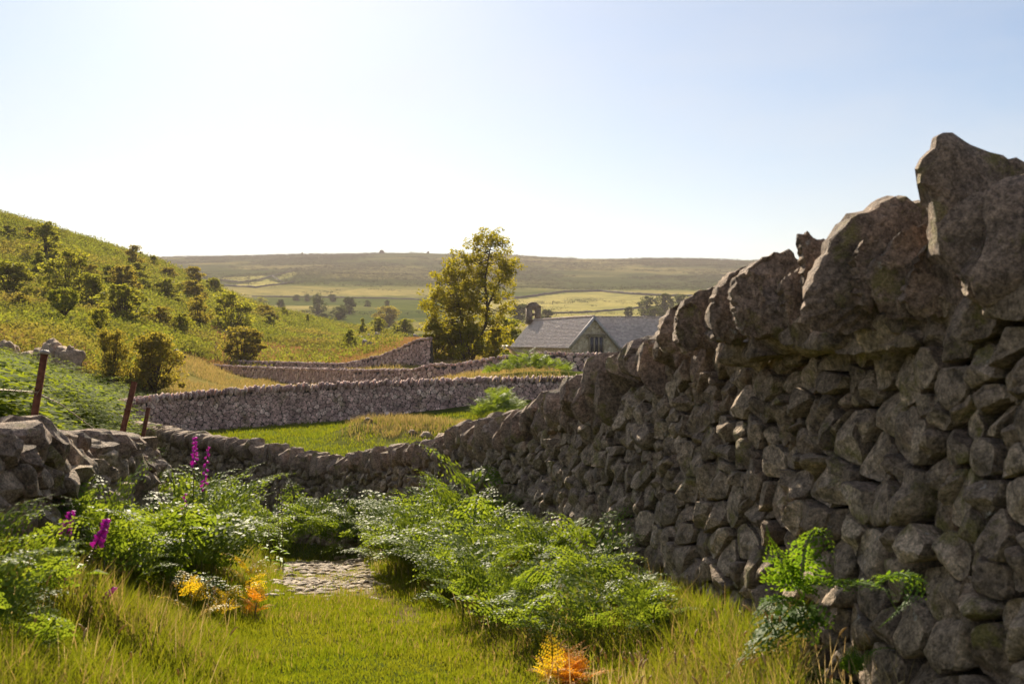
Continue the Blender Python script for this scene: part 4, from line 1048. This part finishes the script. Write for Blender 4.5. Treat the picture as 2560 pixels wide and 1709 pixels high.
for (px, Y, s) in ((540, 15.8, .8), (580, 16.4, .85), (630, 16.0, .8), (690, 16.5, .95), (720, 15.9, .85), (760, 16.3, .95), (800, 16.6, .95), (835, 16.2, .85), (865, 16.0, .8), (900, 16.0, .85), (930, 15.6, .8), (960, 15.2, .8), (985, 14.6, .8), (740, 16.8, 1.0), (850, 16.8, .95), (660, 16.9, .95)):
    bracken((px - CX) / F * Y, Y, s, 'green bracken fern in the shade of the wall across the end of the lane', GC, n=5)
bracken(-1.66, 5.9, .3, 'yellow turning bracken at the left edge of the lane, nearest of the yellow ones', None, 'yellow', 5, .62)
bracken(-1.75, 7.6, .34, 'yellow green bracken leaning out over the lane from the left bank', None, 'yellow', 5, .75)
bracken(-1.7, 6.8, .26, 'small yellow bracken fern between the two larger yellow ones on the left', None, 'yellow', 5, .6)
bracken(-1.64, 7.3, .24, 'small orange bracken low at the left edge of the lane', None, 'orange', 5, .5)
# bracken clumps in the fields beyond the lane wall
for lb, px0, px1, pyg, Y, s, n in (('large bright clump of bracken on the bank behind the field wall, below the chapel', 1215, 1425, 935, 60, 1.0, 110), ('dark bracken clump in front of the field wall, right end of the small field', 1195, 1300, 1030, 43, 1.0, 60)):
    t0 = onground((px0 + px1) / 2, Y); root = thing('bracken_clump', lb, 'fern', t0)
    for k in range(n):
        px = random.uniform(px0, px1); Yk = Y + random.uniform(-1.3, 1.3); g = onground(px, Yk)
        f0 = 1 - abs((px - (px0 + px1) / 2) / ((px1 - px0) / 2)) ** 2
        for j in range(2):
            f = link('frond', random.choice(FRONDS), None, root); sc_ = .8 * random.uniform(.7, 1.2)
            f.location = [float(a) for a in (g - t0 + np.array([0, 0, .05 + .8 * f0 * random.uniform(.1, 1)]))]; f.scale = (sc_,) * 3; f.rotation_euler = (random.gauss(0, .2), random.gauss(0, .2), random.uniform(0, 6.28))

# fern growing from the right wall
def wall_fern():
    r0 = P(2010, 1490, 4.12)
    t = thing('wall_fern', 'large green fern with long drooping fronds growing out of the right wall', 'fern', r0)
    rg2 = np.random.default_rng(6)
    for pts, w in (([(2010, 1490, 4.12), (1960, 1540, 4.05), (1900, 1600, 4.0), (1850, 1650, 3.98), (1815, 1680, 3.97)], .14),
                   ([(2010, 1500, 4.12), (1975, 1440, 4.02), (1950, 1390, 3.97), (1925, 1345, 3.95), (1915, 1310, 3.95)], .12),
                   ([(2010, 1490, 4.12), (2005, 1420, 3.95), (2015, 1350, 3.85), (2045, 1310, 3.75), (2075, 1345, 3.68), (2090, 1410, 3.66)], .115),
                   ([(1990, 1470, 4.1), (2060, 1447, 3.82), (2130, 1448, 3.55), (2190, 1462, 3.36), (2235, 1480, 3.24), (2245, 1530, 3.2)], .12),
                   ([(2190, 1460, 3.36), (2240, 1425, 3.24), (2285, 1440, 3.14), (2290, 1480, 3.1), (2240, 1530, 3.1), (2195, 1570, 3.12)], .08),
                   ([(2010, 1500, 4.12), (2020, 1550, 4.0), (2045, 1610, 3.95)], .11),
                   ([(1990, 1500, 4.12), (1950, 1490, 3.98), (1900, 1520, 3.93), (1870, 1570, 3.92)], .1)):
        c = np.array([P(*a) for a in pts]); u = np.linspace(0, 1, 16); d = np.linspace(0, 1, len(c)); c = np.stack([np.interp(u, d, c[:, i]) for i in range(3)], 1)
        for _ in range(2): c[1:-1] = (c[:-2] + 2 * c[1:-1] + c[2:]) / 4
        mb = frond(c - r0, w, 30, rg2, droop=.35, npl=6, pw=.8)
        link('frond', mb.mesh('wall_fern_frond', False), M['fern_dark'], t)
wall_fern()
def small_fern(label, px, py, Y, s, n, seed, mat='fern_dark'):
    r0 = P(px, py, Y); t = thing('small_fern', label, 'fern', r0); rg2 = np.random.default_rng(seed)
    for k in range(n):
        a = rg2.uniform(0, 6.28) if k else 1.4; c = arch(s * rg2.uniform(.7, 1.1), rg2.uniform(.7, 1.3), -.5); c = np.column_stack([c[:, 0] * math.cos(a), c[:, 0] * math.sin(a) * .6 - c[:, 0] * .3, c[:, 2]])
        link('frond', frond(c, s * .24, 16, rg2, npl=5, pw=.6).mesh('small_frond', False), M[mat], t)
small_fern('small dark green fern at the foot of the right wall by the bottom edge', 2130, 1690, 3.75, .2, 5, 1)
small_fern('small yellowish fern low in the grass at the foot of the right wall', 1745, 1690, 4.35, .16, 4, 2, 'fern_yellow')

# ------------------------------------------------------------------ foxgloves
def foxglove(label, base, tip, spike, Y, seed, nfl, bend=0, budn=20, flowers=True):
    """base, tip: photo pixels of the stem ends; spike: how far down from the tip flowers hang (fraction)"""
    rg2 = np.random.default_rng(seed); a = P(*base, Y); g = float(T(a[0], a[1])); b = P(*tip, Y - .05)
    if a[2] > g: a = np.array([a[0] - (b[0] - a[0]) * .2, a[1], g - .02])
    t = thing('foxglove', label, 'foxglove', a, 0, 'foxgloves at the left of the lane' if flowers else 'withered flower stalks')
    u = np.linspace(0, 1, 14); mid = (a + b) / 2 + np.array([bend, 0, .02]); c = np.array([(1 - k) ** 2 * a + 2 * k * (1 - k) * mid + k * k * b for k in u])
    at = lambda k: np.array([np.interp(k, u, c[:, i]) for i in range(3)])
    st = MB(); st.tube(c - a, np.linspace(.006, .0022, 14), 6); link('stem', st.mesh('stem'), M['stalk'], t)
    fm = MB(); bm = MB()
    if flowers:
        nfl = int(nfl * 1.4)
        for k in range(nfl):
            f = 1 - spike[0] - (spike[1] - spike[0]) * (k + rg2.uniform(-.3, .3)) / nfl; p = at(f) - a; th = k * 2.4 + rg2.normal(0, .4)
            d = np.array([math.cos(th), math.sin(th), -.75 + rg2.normal(0, .15)]); d /= np.linalg.norm(d); ln = .027 * (.6 + .7 * k / nfl)
            fm.tube([p, p + d * ln * .25, p + d * ln * .7, p + d * ln], [.002, .005, .0075, .0105], 7)
    for k in range(budn):
        f = 1 - .72 * (k + .5) / budn if not flowers else 1 - spike[1] - (.75 - spike[1]) * k / budn
        p = at(f) - a; th = k * 2.4; d = np.array([math.cos(th), math.sin(th), .2]); s = .012 * rg2.uniform(.7, 1.3)
        bm.tube([p, p + d * s * .6, p + d * s * 1.7], [.002, .0055, .001], 5)
    if flowers: link('flower_spike', fm.mesh('flower_spike'), M['petal'], t)
    link('seed_pod_spike', bm.mesh('pods'), M['bud'], t)
    lm = MB()
    for k in range(9):
        f = .05 + .05 * k; p = at(f) - a; th = k * 2.1 + rg2.uniform(0, 1); d = np.array([math.cos(th), math.sin(th), .35]); e = np.array([-d[1], d[0], 0]); L = .16 * (1 - f) * rg2.uniform(.7, 1.1)
        V = [p, p + d * L * .5 + e * L * .2, p + d * L - np.array([0, 0, L * .35]), p + d * L * .5 - e * L * .2]; lm.add(np.array(V), [(0, 1, 2, 3)])
    link('leaves', lm.mesh('foxglove_leaves', False), M['fern_dark'], t)
foxglove('foxglove with a long magenta spike leaning right, left one of the near pair', (110, 1490), (182, 1265), (.05, .3), 5.0, 1, 17)
foxglove('foxglove with the broadest magenta spike, right one of the near pair', (190, 1500), (272, 1282), (.06, .33), 5.05, 2, 20, .01)
foxglove('short foxglove with a few magenta bells low below the near pair', (112, 1560), (170, 1415), (.02, .4), 4.85, 3, 8)
foxglove('bent foxglove with one dark purple cluster above the bottom left bracken', (215, 1560), (284, 1465), (.02, .4), 4.8, 4, 9, -.02)
foxglove('tallest far foxglove with pink tip standing above the bracken', (478, 1330), (488, 1082), (.02, .2), 7.9, 5, 15)
foxglove('far foxglove with purple clusters right of the tallest one', (490, 1330), (520, 1115), (.0, .3), 8.0, 6, 12)
foxglove('small foxglove bell spike half sunk in bracken below the tall far pair', (455, 1330), (462, 1232), (.0, .25), 7.7, 7, 5)
for lb, b, tp, Y, sd_ in (('withered brown seed stalk rising above the right thicket', (1365, 1330), (1352, 1215), 9.3, 8), ('tallest of the withered seed stalks in front of the wall across the lane', (700, 1330), (690, 1205), 14.2, 9),
                          ('withered seed stalk left of the tallest one', (675, 1340), (664, 1222), 14.3, 10), ('withered seed stalk right of the tallest one', (708, 1330), (703, 1217), 14.1, 11)):
    foxglove(lb, b, tp, (0, .1), Y, sd_, 0, 0, 46, False)

# ------------------------------------------------------------------ grass
def blades(x, y, h, w, rng, lean=.35, dirbias=(0, 0)):
    n = len(x); z = T(x, y) - .004; th = rng.uniform(0, 6.283, n); d = np.column_stack([np.cos(th) + dirbias[0], np.sin(th) + dirbias[1], np.zeros(n)])
    ph = rng.uniform(0, 6.283, n); s = np.column_stack([np.cos(ph), np.sin(ph), np.zeros(n)]) * (w / 2)[:, None]
    b = np.column_stack([x, y, z]); le = (rng.uniform(.2, 1.5, n) * lean * h)[:, None]; up = np.column_stack([np.zeros(n), np.zeros(n), h])
    m = b + d * le * .3 + up * .55; t = b + d * le + up * rng.uniform(.75, 1, n)[:, None]
    V = np.stack([b - s, b + s, m + s * .75, m - s * .75, t], 1).reshape(-1, 3); o = np.arange(n)[:, None] * 5
    return V, o + np.array([[0, 1, 2, 3]]), o + np.array([[3, 2, 4]])
PATCH = [(700, 1440), (720, 1412), (790, 1404), (850, 1398), (905, 1400), (925, 1425), (935, 1450), (930, 1475), (880, 1490), (830, 1488), (760, 1492), (735, 1478), (712, 1460)]
def lane_hit(px, py):
    Y = np.linspace(4, 17, 800); x = (px - CX) / F * Y; pp = CY - (T(x, Y) - CZ) / Y * F; k = np.argmax(pp <= py); return np.array([x[k], Y[k]])
PW = np.array([lane_hit(*a) for a in PATCH])
def in_poly(x, y, P_):
    ins = np.zeros(len(x), bool); n = len(P_)
    for i in range(n):
        x1, y1 = P_[i]; x2, y2 = P_[(i + 1) % n]
        ins ^= ((y1 > y) != (y2 > y)) & (x < (x2 - x1) * (y - y1) / (y2 - y1 + 1e-9) + x1)
    return ins
print('PATCH', PW.min(0), PW.max(0))
def lane_grass():
    rng = np.random.default_rng(8); mb = MB(); dr = MB(); sd = MB()
    # short sward
    n = 330000; y = 2.8 + 15.5 * rng.uniform(0, 1, n) ** 1.5; px = rng.uniform(-100, 2000, n); x = (px - CX) / F * y
    ok = (x < wall_x(y) - .0) & (x > np.interp(y, [3, 8.5, 9, 12, 18], [-2.3, -2.5, -3, -4.5, -6.5]))
    x, y = x[ok], y[ok]
    pin = in_poly(x, y, PW); keep = (~pin) | (rng.uniform(size=len(x)) < np.where(fbm(x * 2.2, y * 2.2, 91, 3) > .05, .7, .1)); x, y = x[keep], y[keep]
    off = np.abs(x - lane_x(y)); edge = smooth01(.45, 1.0, off)
    nz = fbm(x * 1.5, y * 1.5, 41, 4)
    h = (.022 + .022 * rng.uniform(size=len(x))) * (1.15 + 1.1 * np.clip(nz * 3, -.45, 1)) + edge * rng.uniform(.03, .15, len(x)) * np.where(x > lane_x(y), 1.5, 1.0) * (1 + nz * 2)
    w = .0028 + .0022 * rng.uniform(size=len(x)) + y * .00022
    trk = np.exp(-((x - (lane_x(y) + .33 + .08 * np.sin(y * 1.7))) / .13) ** 2) * smooth01(6.3, 7.5, y) * smooth01(12.5, 11, y) + .8 * np.exp(-((x - lane_x(y)) / .3) ** 2) * smooth01(12, 12.6, y) * smooth01(14.5, 13.5, y)
    bare = (rng.uniform(size=len(x)) < trk * .85) | (nz > .13) & (edge < .4) & (rng.uniform(size=len(x)) < .25)
    x, y, h, w, edge, nz = [a[~bare] for a in (x, y, h, w, edge, nz)]
    dryp = np.clip(.05 + nz * .7 + .03 * edge, 0, .4) ; dry = rng.uniform(size=len(x)) < dryp
    # warmer, drier verge on the left of the stony patch
    near = np.exp(-(((x - (PW[:, 0].min() - .25)) / .3) ** 2 + ((y - 11) / 2.5) ** 2)); dry |= rng.uniform(size=len(x)) < near * .8
    h = h * (1 + near * 1.2); h = h * (1 - .65 * np.exp(-((x - .22) / .3) ** 2 - ((y - 4.7) / .4) ** 2))
    cor = smooth01(.55, .9, x - lane_x(y)) * smooth01(7.0, 6.0, y); dry |= rng.uniform(size=len(x)) < cor * .1
    mb.add(*blades(x[~dry], y[~dry], h[~dry], w[~dry], rng)); dr.add(*blades(x[dry], y[dry], h[dry] * 1.1, w[dry], rng))
    link('grass', mb.mesh('lane_grass', False), M['grass'], kind='stuff', label='green grass of the lane and its verges', cat='grass')
    link('dry_grass', dr.mesh('lane_dry_grass', False), M['grass_dry'], kind='stuff', label='yellowed grass blades among the lane grass', cat='grass')
    # tall stems with seed heads along the edges
    n = 1900; y = 3.6 + 11 * rng.uniform(size=n) ** 1.4; rs = rng.uniform(size=n) < .7
    wx = wall_x(y); right = lane_x(y) + .55 + rng.uniform(size=n) ** .8 * (wx - lane_x(y) - .7); left = lane_x(y) - .75 - rng.uniform(size=n) * 1.0
    x = np.where(rs, right, left); keep = (fbm(x * 1.3, y * 1.3, 51, 3) > -.06) & ((x > -.4) | (rng.uniform(size=n) < .45)); x, y = x[keep], y[keep]; n = len(x)
    h = rng.uniform(.1, .3, n); z = T(x, y); th = rng.uniform(0, 6.28, n); le = rng.uniform(.1, .5, n) * h
    top = np.column_stack([x + np.cos(th) * le, y + np.sin(th) * le, z + h]); V, q, t = blades(x, y, h * .98, np.full(n, .003), rng, .1)
    V = V.reshape(n, 5, 3); b = np.column_stack([x, y, z]); m = b * .45 + top * .55; m[:, 2] += h * .05; s = np.column_stack([np.full(n, .0013), np.zeros(n), np.zeros(n)])
    V = np.stack([b - s, b + s, m + s, m - s, top], 1).reshape(-1, 3); sd.add(V, q, t)
    for i in range(n):
        if rng.uniform() > (.5 if y[i] < 7 else .7): continue
        d = top[i] - m[i]; d /= np.linalg.norm(d); L = rng.uniform(.025, .05); bend = np.array([math.cos(th[i]), math.sin(th[i]), -.5]) * L * .3
        sd.tube([top[i] - d * .005, top[i] + d * L * .35, top[i] + d * L * .75 + bend * .4, top[i] + d * L + bend], [.001, .0042, .0036, .0008], 5)
    link('seed_grass', sd.mesh('seed_grass', False), M['seed'], kind='stuff', label='pale grass seed heads along the edges of the lane', cat='grass')
lane_grass()
def tufts(name, label, mat, px, Y, hrange, per, rng, wscale=1.0, keep=None, spread=.12):
    x = (px - CX) / F * Y
    if keep is not None: k = keep(x, Y, px); x, Y, px = x[k], Y[k], px[k]
    x = np.repeat(x, per) + rng.normal(0, spread, len(x) * per); Y = np.repeat(Y, per) + rng.normal(0, spread, len(Y) * per)
    h = rng.uniform(*hrange, len(x)); w = (.004 + Y * .0003) * wscale
    mb = MB(); mb.add(*blades(x, Y, h, w, rng, .5)); link(name, mb.mesh(name, False), M[mat], kind='stuff', label=label, cat='grass')
rng = np.random.default_rng(12)
n = 5200; Yg = rng.uniform(19, 45, n); tufts('field_grass', 'short bright grass of the small walled field', 'grass', rng.uniform(380, 1300, n), Yg, (.04, .14), 9, rng, 1.3)
def knl(x, y, px): return np.exp(-(((x + 3.4) / 2.6) ** 2 + ((y - 37.5) / 2.6) ** 2)) > rng.uniform(.3, 1.3, len(x))
n = 2500; tufts('mound_grass', 'dry yellow grass over the mound in the small field', 'grass_dry', rng.uniform(850, 1300, n), rng.uniform(33, 42, n), (.1, .35), 10, rng, 1.0, knl)
n = 6500; tufts('meadow_grass', 'pale dry grass of the meadow beyond the field wall', 'grass_dry', rng.uniform(380, 1400, n), rng.uniform(50, 118, n), (.15, .5), 9, rng, 1.2, lambda x, y, px: fbm(x / 6, y / 6, 61, 3) > -.12, .3)
n = 4200; tufts('rusty_grass', 'rusty orange grass on the banks beyond the field walls and above the rock outcrop', 'grass_orange', np.concatenate([rng.uniform(430, 1075, n), rng.uniform(-120, 300, 900)]),
                np.concatenate([rng.uniform(118, 175, n), rng.uniform(66.5, 82, 900)]), (.2, .55), 9, rng, 1.3, lambda x, y, px: fbm(x / 8, y / 8, 62, 3) > -.1, .35)

# bracken ground cover of the left slope: one uncountable mass
def bracken_cover():
    rng = np.random.default_rng(13)
    def tuft(nl, size, seed):
        r = np.random.default_rng(seed); mb = MB()
        for k in range(nl):
            th = r.uniform(0, 6.28); el = r.uniform(.1, 1.0); L = size * r.uniform(.6, 1.1); d = np.array([math.cos(th), math.sin(th), 0]); e = np.array([-d[1], d[0], 0])
            p0 = d * size * .1 + np.array([0, 0, size * .35 * r.uniform(.4, 1.4)]); pts = [p0, p0 + d * L * .4 + np.array([0, 0, L * .28 * el]), p0 + d * L * .75 + np.array([0, 0, L * .3 * el]), p0 + d * L + np.array([0, 0, L * .15 * el])]
            # pinnae pairs as narrow leaves
            for s in np.linspace(.12, .95, 7):
                q = np.array([np.interp(s * 3, [0, 1, 2, 3], [p[i] for p in pts]) for i in range(3)]); w = L * .36 * (1.05 - s)
                for sg in (-1, 1):
                    dr = e * sg * .85 + d * .45 + np.array([0, 0, r.normal(-.15, .2)]); mb.add(np.array([q - d * L * .035, q + dr * w * .5 + d * L * .045, q + dr * w, q + dr * w * .5 - d * L * .045]), [(0, 1, 2, 3)])
        return np.concatenate(mb.v), np.concatenate(mb.q)
    prot = [tuft(5, .9, s) for s in range(5)]
    def small(nl, seed):
        r = np.random.default_rng(seed); return leaves(r.normal(0, 1, (nl, 3)) * np.array([.5, .5, .22]) + np.array([0, 0, .3]), .27, r, .5, .4)
    psm = [small(16, s) for s in range(6)]
    def scatter(px, Y, scale, protos, mb, keep=None):
        x = (px - CX) / F * Y
        if keep is not None: k = keep(x, Y, px); x, Y, scale = x[k], Y[k], scale[k]
        z = T(x, Y); kind = rng.integers(0, len(protos), len(x)); th = rng.uniform(0, 6.28, len(x))
        for k, (V, q) in enumerate(protos):
            s = kind == k; n = s.sum()
            if n == 0: continue
            c, sn = np.cos(th[s])[:, None], np.sin(th[s])[:, None]
            X = np.stack([(V[None, :, 0] * c - V[None, :, 1] * sn) * scale[s][:, None] + x[s][:, None], (V[None, :, 0] * sn + V[None, :, 1] * c) * scale[s][:, None] + Y[s][:, None],
                          V[None, :, 2] * scale[s][:, None] + z[s][:, None]], -1).reshape(-1, 3)
            mb.add(X, (q[None] + (np.arange(n) * len(V))[:, None, None]).reshape(-1, 4))
    mb = MB(); n = 9000
    Y = np.exp(rng.uniform(math.log(10.5), math.log(64), n)); px = rng.uniform(-250, 520, n)
    def keepn(x, y, px):
        lim = np.interp(y, [10, 20, 28, 40, 46, 52, 60], [230, 300, 240, 190, 330, 420, 300]); return (px < lim) & (x < np.interp(y, [10, 14, 20], [-3.4, -5.2, -6.6]))
    scatter(px, Y, rng.uniform(.7, 1.25, n) * np.interp(Y, [10, 60], [.8, 1.0]), prot, mb, keepn)
    link('bracken_cover', mb.mesh('bracken_cover', False), M['fern_mid'], kind='stuff', label='deep green bracken covering the ground behind the left wall', cat='bracken')
    mb = MB(); n = 60000
    Y = np.exp(rng.uniform(math.log(66), math.log(350), n)); px = rng.uniform(-250, 1000, n)
    def keeph(x, y, px):
        a = fbm(x / 16, y / 16, 71, 4); ok = a > -.24
        ok &= ~((y < 85) & (px < 290) & (rng.uniform(size=len(px)) < .75)); ok &= ~((y < 118) & (px > np.interp(y, [66, 95, 118], [340, 420, 440])))
        ok &= ~((y < 175) & (px > 520) & (rng.uniform(size=len(px)) < .85)); return ok
    sc0 = rng.uniform(.5, 1.5, n) * np.interp(Y, [66, 120, 300], [.75, 1.0, 1.4])
    scatter(px, Y, sc0, psm, mb, keeph)
    link('bracken_cover', mb.mesh('hill_cover', False), M['fern_far'], kind='stuff', label='sunlit bracken and scrub covering the left slope', cat='bracken')
    # dark scrub over the far hill
    mb = MB(); n = 45000; Y = np.sqrt(rng.uniform(470 ** 2, 2480 ** 2, n)); px = rng.uniform(250, 2000, n)
    def keepf(x, y, px):
        a = fbm(x / 120, y / 120, 81, 5); b = fbm(x / 30, y / 30, 82, 3); thr = np.where(y > 1180, -.05, .15); return (a + .5 * b > thr)
    scatter(px, Y, rng.uniform(1.5, 4.0, n) * np.interp(Y, [470, 1200, 2500], [.55, 1.0, 1.5]), psm, mb, keepf)
    link('hill_scrub', mb.mesh('hill_scrub', False), M['heather'], kind='stuff', label='dark scrub scattered over the far hill', cat='scrub')
bracken_cover()

# ------------------------------------------------------------------ stony patch of the path
def path_patch():
    rng = np.random.default_rng(15); c = PW.mean(0); P2 = c + (PW - c) * 1.12; n = 40; pr = resample(chaikin(chaikin(P2)), n); V = [[c[0], c[1], 0]]
    for r in np.linspace(.1, 1, 10):
        for p in pr: q = c + (p - c) * r * (1 + .05 * math.sin(p[0] * 40)); V.append([q[0], q[1], 0])
    V = np.array(V); V[:, 2] = T(V[:, 0], V[:, 1]) + .006; V[-n:, 2] -= .02
    tr = [(0, 1 + j, 1 + (j + 1) % n) for j in range(n)]; q = [(1 + i * n + j, 1 + (i + 1) * n + j, 1 + (i + 1) * n + (j + 1) % n, 1 + i * n + (j + 1) % n) for i in range(9) for j in range(n)]
    link('path', mesh_np('path', V, q, tr), M['dirt'], kind='structure')
    mb = MB(); k = 0
    lo, hi = PW.min(0) - np.array([.15, .3]), PW.max(0) + np.array([.25, .2])
    while k < 800:
        p = rng.uniform(lo, hi)
        if not in_poly(np.array([p[0]]), np.array([p[1]]), PW)[0] and rng.uniform() > .2: continue
        if float(fbm(p[0] * 2.2, p[1] * 2.2, 91, 3)) > .05 and rng.uniform() < .75: continue
        w = (p[0] - lo[0]) / (hi[0] - lo[0])
        if rng.uniform() > 1.1 - .75 * w: continue
        s = rng.uniform(.03, .13) * (1.0 if w < .55 else .7); v, f = rock((s * rng.uniform(.8, 1.6), s, s * rng.uniform(.35, .7)), rng, 2, 3, 6)
        a = rng.uniform(0, 3.1); v = np.column_stack([v[:, 0] * math.cos(a) - v[:, 1] * math.sin(a), v[:, 0] * math.sin(a) + v[:, 1] * math.cos(a), v[:, 2]])
        mb.add(v + np.array([p[0], p[1], float(T(p[0], p[1])) + .004]), None, f); k += 1
    link('path_stones', mb.mesh('path_stones', False), M['pebble'], kind='stuff', label='bare pale stones in the worn patch of the lane', cat='stones')
path_patch()

# ------------------------------------------------------------------ haze, light, camera
def haze():
    mb = MB(); mb.box((0, 0, 110), (1, 0, 0), (0, 1, 0), (0, 0, 1), 7600, 7600, 240); o = link('haze', mb.mesh('haze', False), None, kind='stuff', label='thin bright summer haze over the valley', cat='haze')
    m = bpy.data.materials.new('haze_air'); m.use_nodes = True; nt = m.node_tree; nt.nodes.clear(); out = nt.nodes.new('ShaderNodeOutputMaterial'); v = nt.nodes.new('ShaderNodeVolumePrincipled')
    v.inputs['Color'].default_value = (.96, .85, .87, 1); v.inputs['Density'].default_value = HAZE; v.inputs['Anisotropy'].default_value = .1
    nt.links.new(v.outputs[0], out.inputs['Volume']); o.data.materials.append(m)
HAZE = .000125
haze()

EL, AZ = math.radians(28.5), math.radians(-12)
S = Vector((math.sin(AZ) * math.cos(EL), math.cos(AZ) * math.cos(EL), math.sin(EL)))
sun = bpy.data.lights.new('sun', 'SUN'); sun.energy = 5.0; sun.angle = math.radians(.6); sun.color = (1, .87, .66)
so = bpy.data.objects.new('sun', sun); so.rotation_euler = S.to_track_quat('Z', 'Y').to_euler(); COL.objects.link(so)
w = bpy.data.worlds.new('World'); sc.world = w; w.use_nodes = True; nt = w.node_tree
bg = nt.nodes['Background']; sky = nt.nodes.new('ShaderNodeTexSky'); sky.sky_type = 'NISHITA'; sky.sun_disc = False
sky.sun_elevation = EL; sky.sun_rotation = AZ; sky.air_density = 1.0; sky.dust_density = .5; sky.ozone_density = 3.0; sky.altitude = 50
hs = nt.nodes.new('ShaderNodeHueSaturation'); hs.inputs['Saturation'].default_value = 1.12
nt.links.new(sky.outputs[0], hs.inputs['Color'])
tc = nt.nodes.new('ShaderNodeTexCoord'); mp = nt.nodes.new('ShaderNodeMapping'); mp.inputs['Scale'].default_value = (1.6, 1.6, 5.0); nz = nt.nodes.new('ShaderNodeTexNoise'); nz.inputs['Scale'].default_value = 1.3; nz.inputs['Detail'].default_value = 5; nz.inputs['Roughness'].default_value = .55
rp = nt.nodes.new('ShaderNodeValToRGB'); rp.color_ramp.elements[0].position = .4; rp.color_ramp.elements[0].color = (.12, .12, .12, 1); rp.color_ramp.elements[1].position = .72; rp.color_ramp.elements[1].color = (.5, .5, .5, 1)
mxv = nt.nodes.new('ShaderNodeMix'); mxv.data_type = 'RGBA'; mxv.inputs[7].default_value = (8.0, 7.9, 7.8, 1)
nt.links.new(tc.outputs['Generated'], mp.inputs['Vector']); nt.links.new(mp.outputs[0], nz.inputs['Vector']); nt.links.new(nz.outputs['Fac'], rp.inputs['Fac']); nt.links.new(rp.outputs[0], mxv.inputs[0]); nt.links.new(hs.outputs[0], mxv.inputs[6]); nt.links.new(mxv.outputs[2], bg.inputs[0]); bg.inputs[1].default_value = .05

cam = bpy.data.cameras.new('camera'); cam.sensor_width = 36; cam.lens = 36 * F / 2560; cam.clip_start = .05; cam.clip_end = 12000
cam.dof.use_dof = True; cam.dof.focus_distance = 60; cam.dof.aperture_fstop = 7.5
co = bpy.data.objects.new('camera', cam); co.location = (0, 0, CZ); co.rotation_euler = (math.pi / 2, 0, 0); COL.objects.link(co); sc.camera = co
vs = sc.view_settings; vs.view_transform = 'Standard'; vs.look = 'None'; vs.exposure = 1.1; vs.gamma = 1; vs.use_curve_mapping = False
cy = sc.cycles
cy.use_denoising = True; cy.max_bounces = 8; cy.diffuse_bounces = 3; cy.glossy_bounces = 2; cy.transmission_bounces = 4; cy.transparent_max_bounces = 8; cy.volume_bounces = 1
cy.sample_clamp_indirect = 6
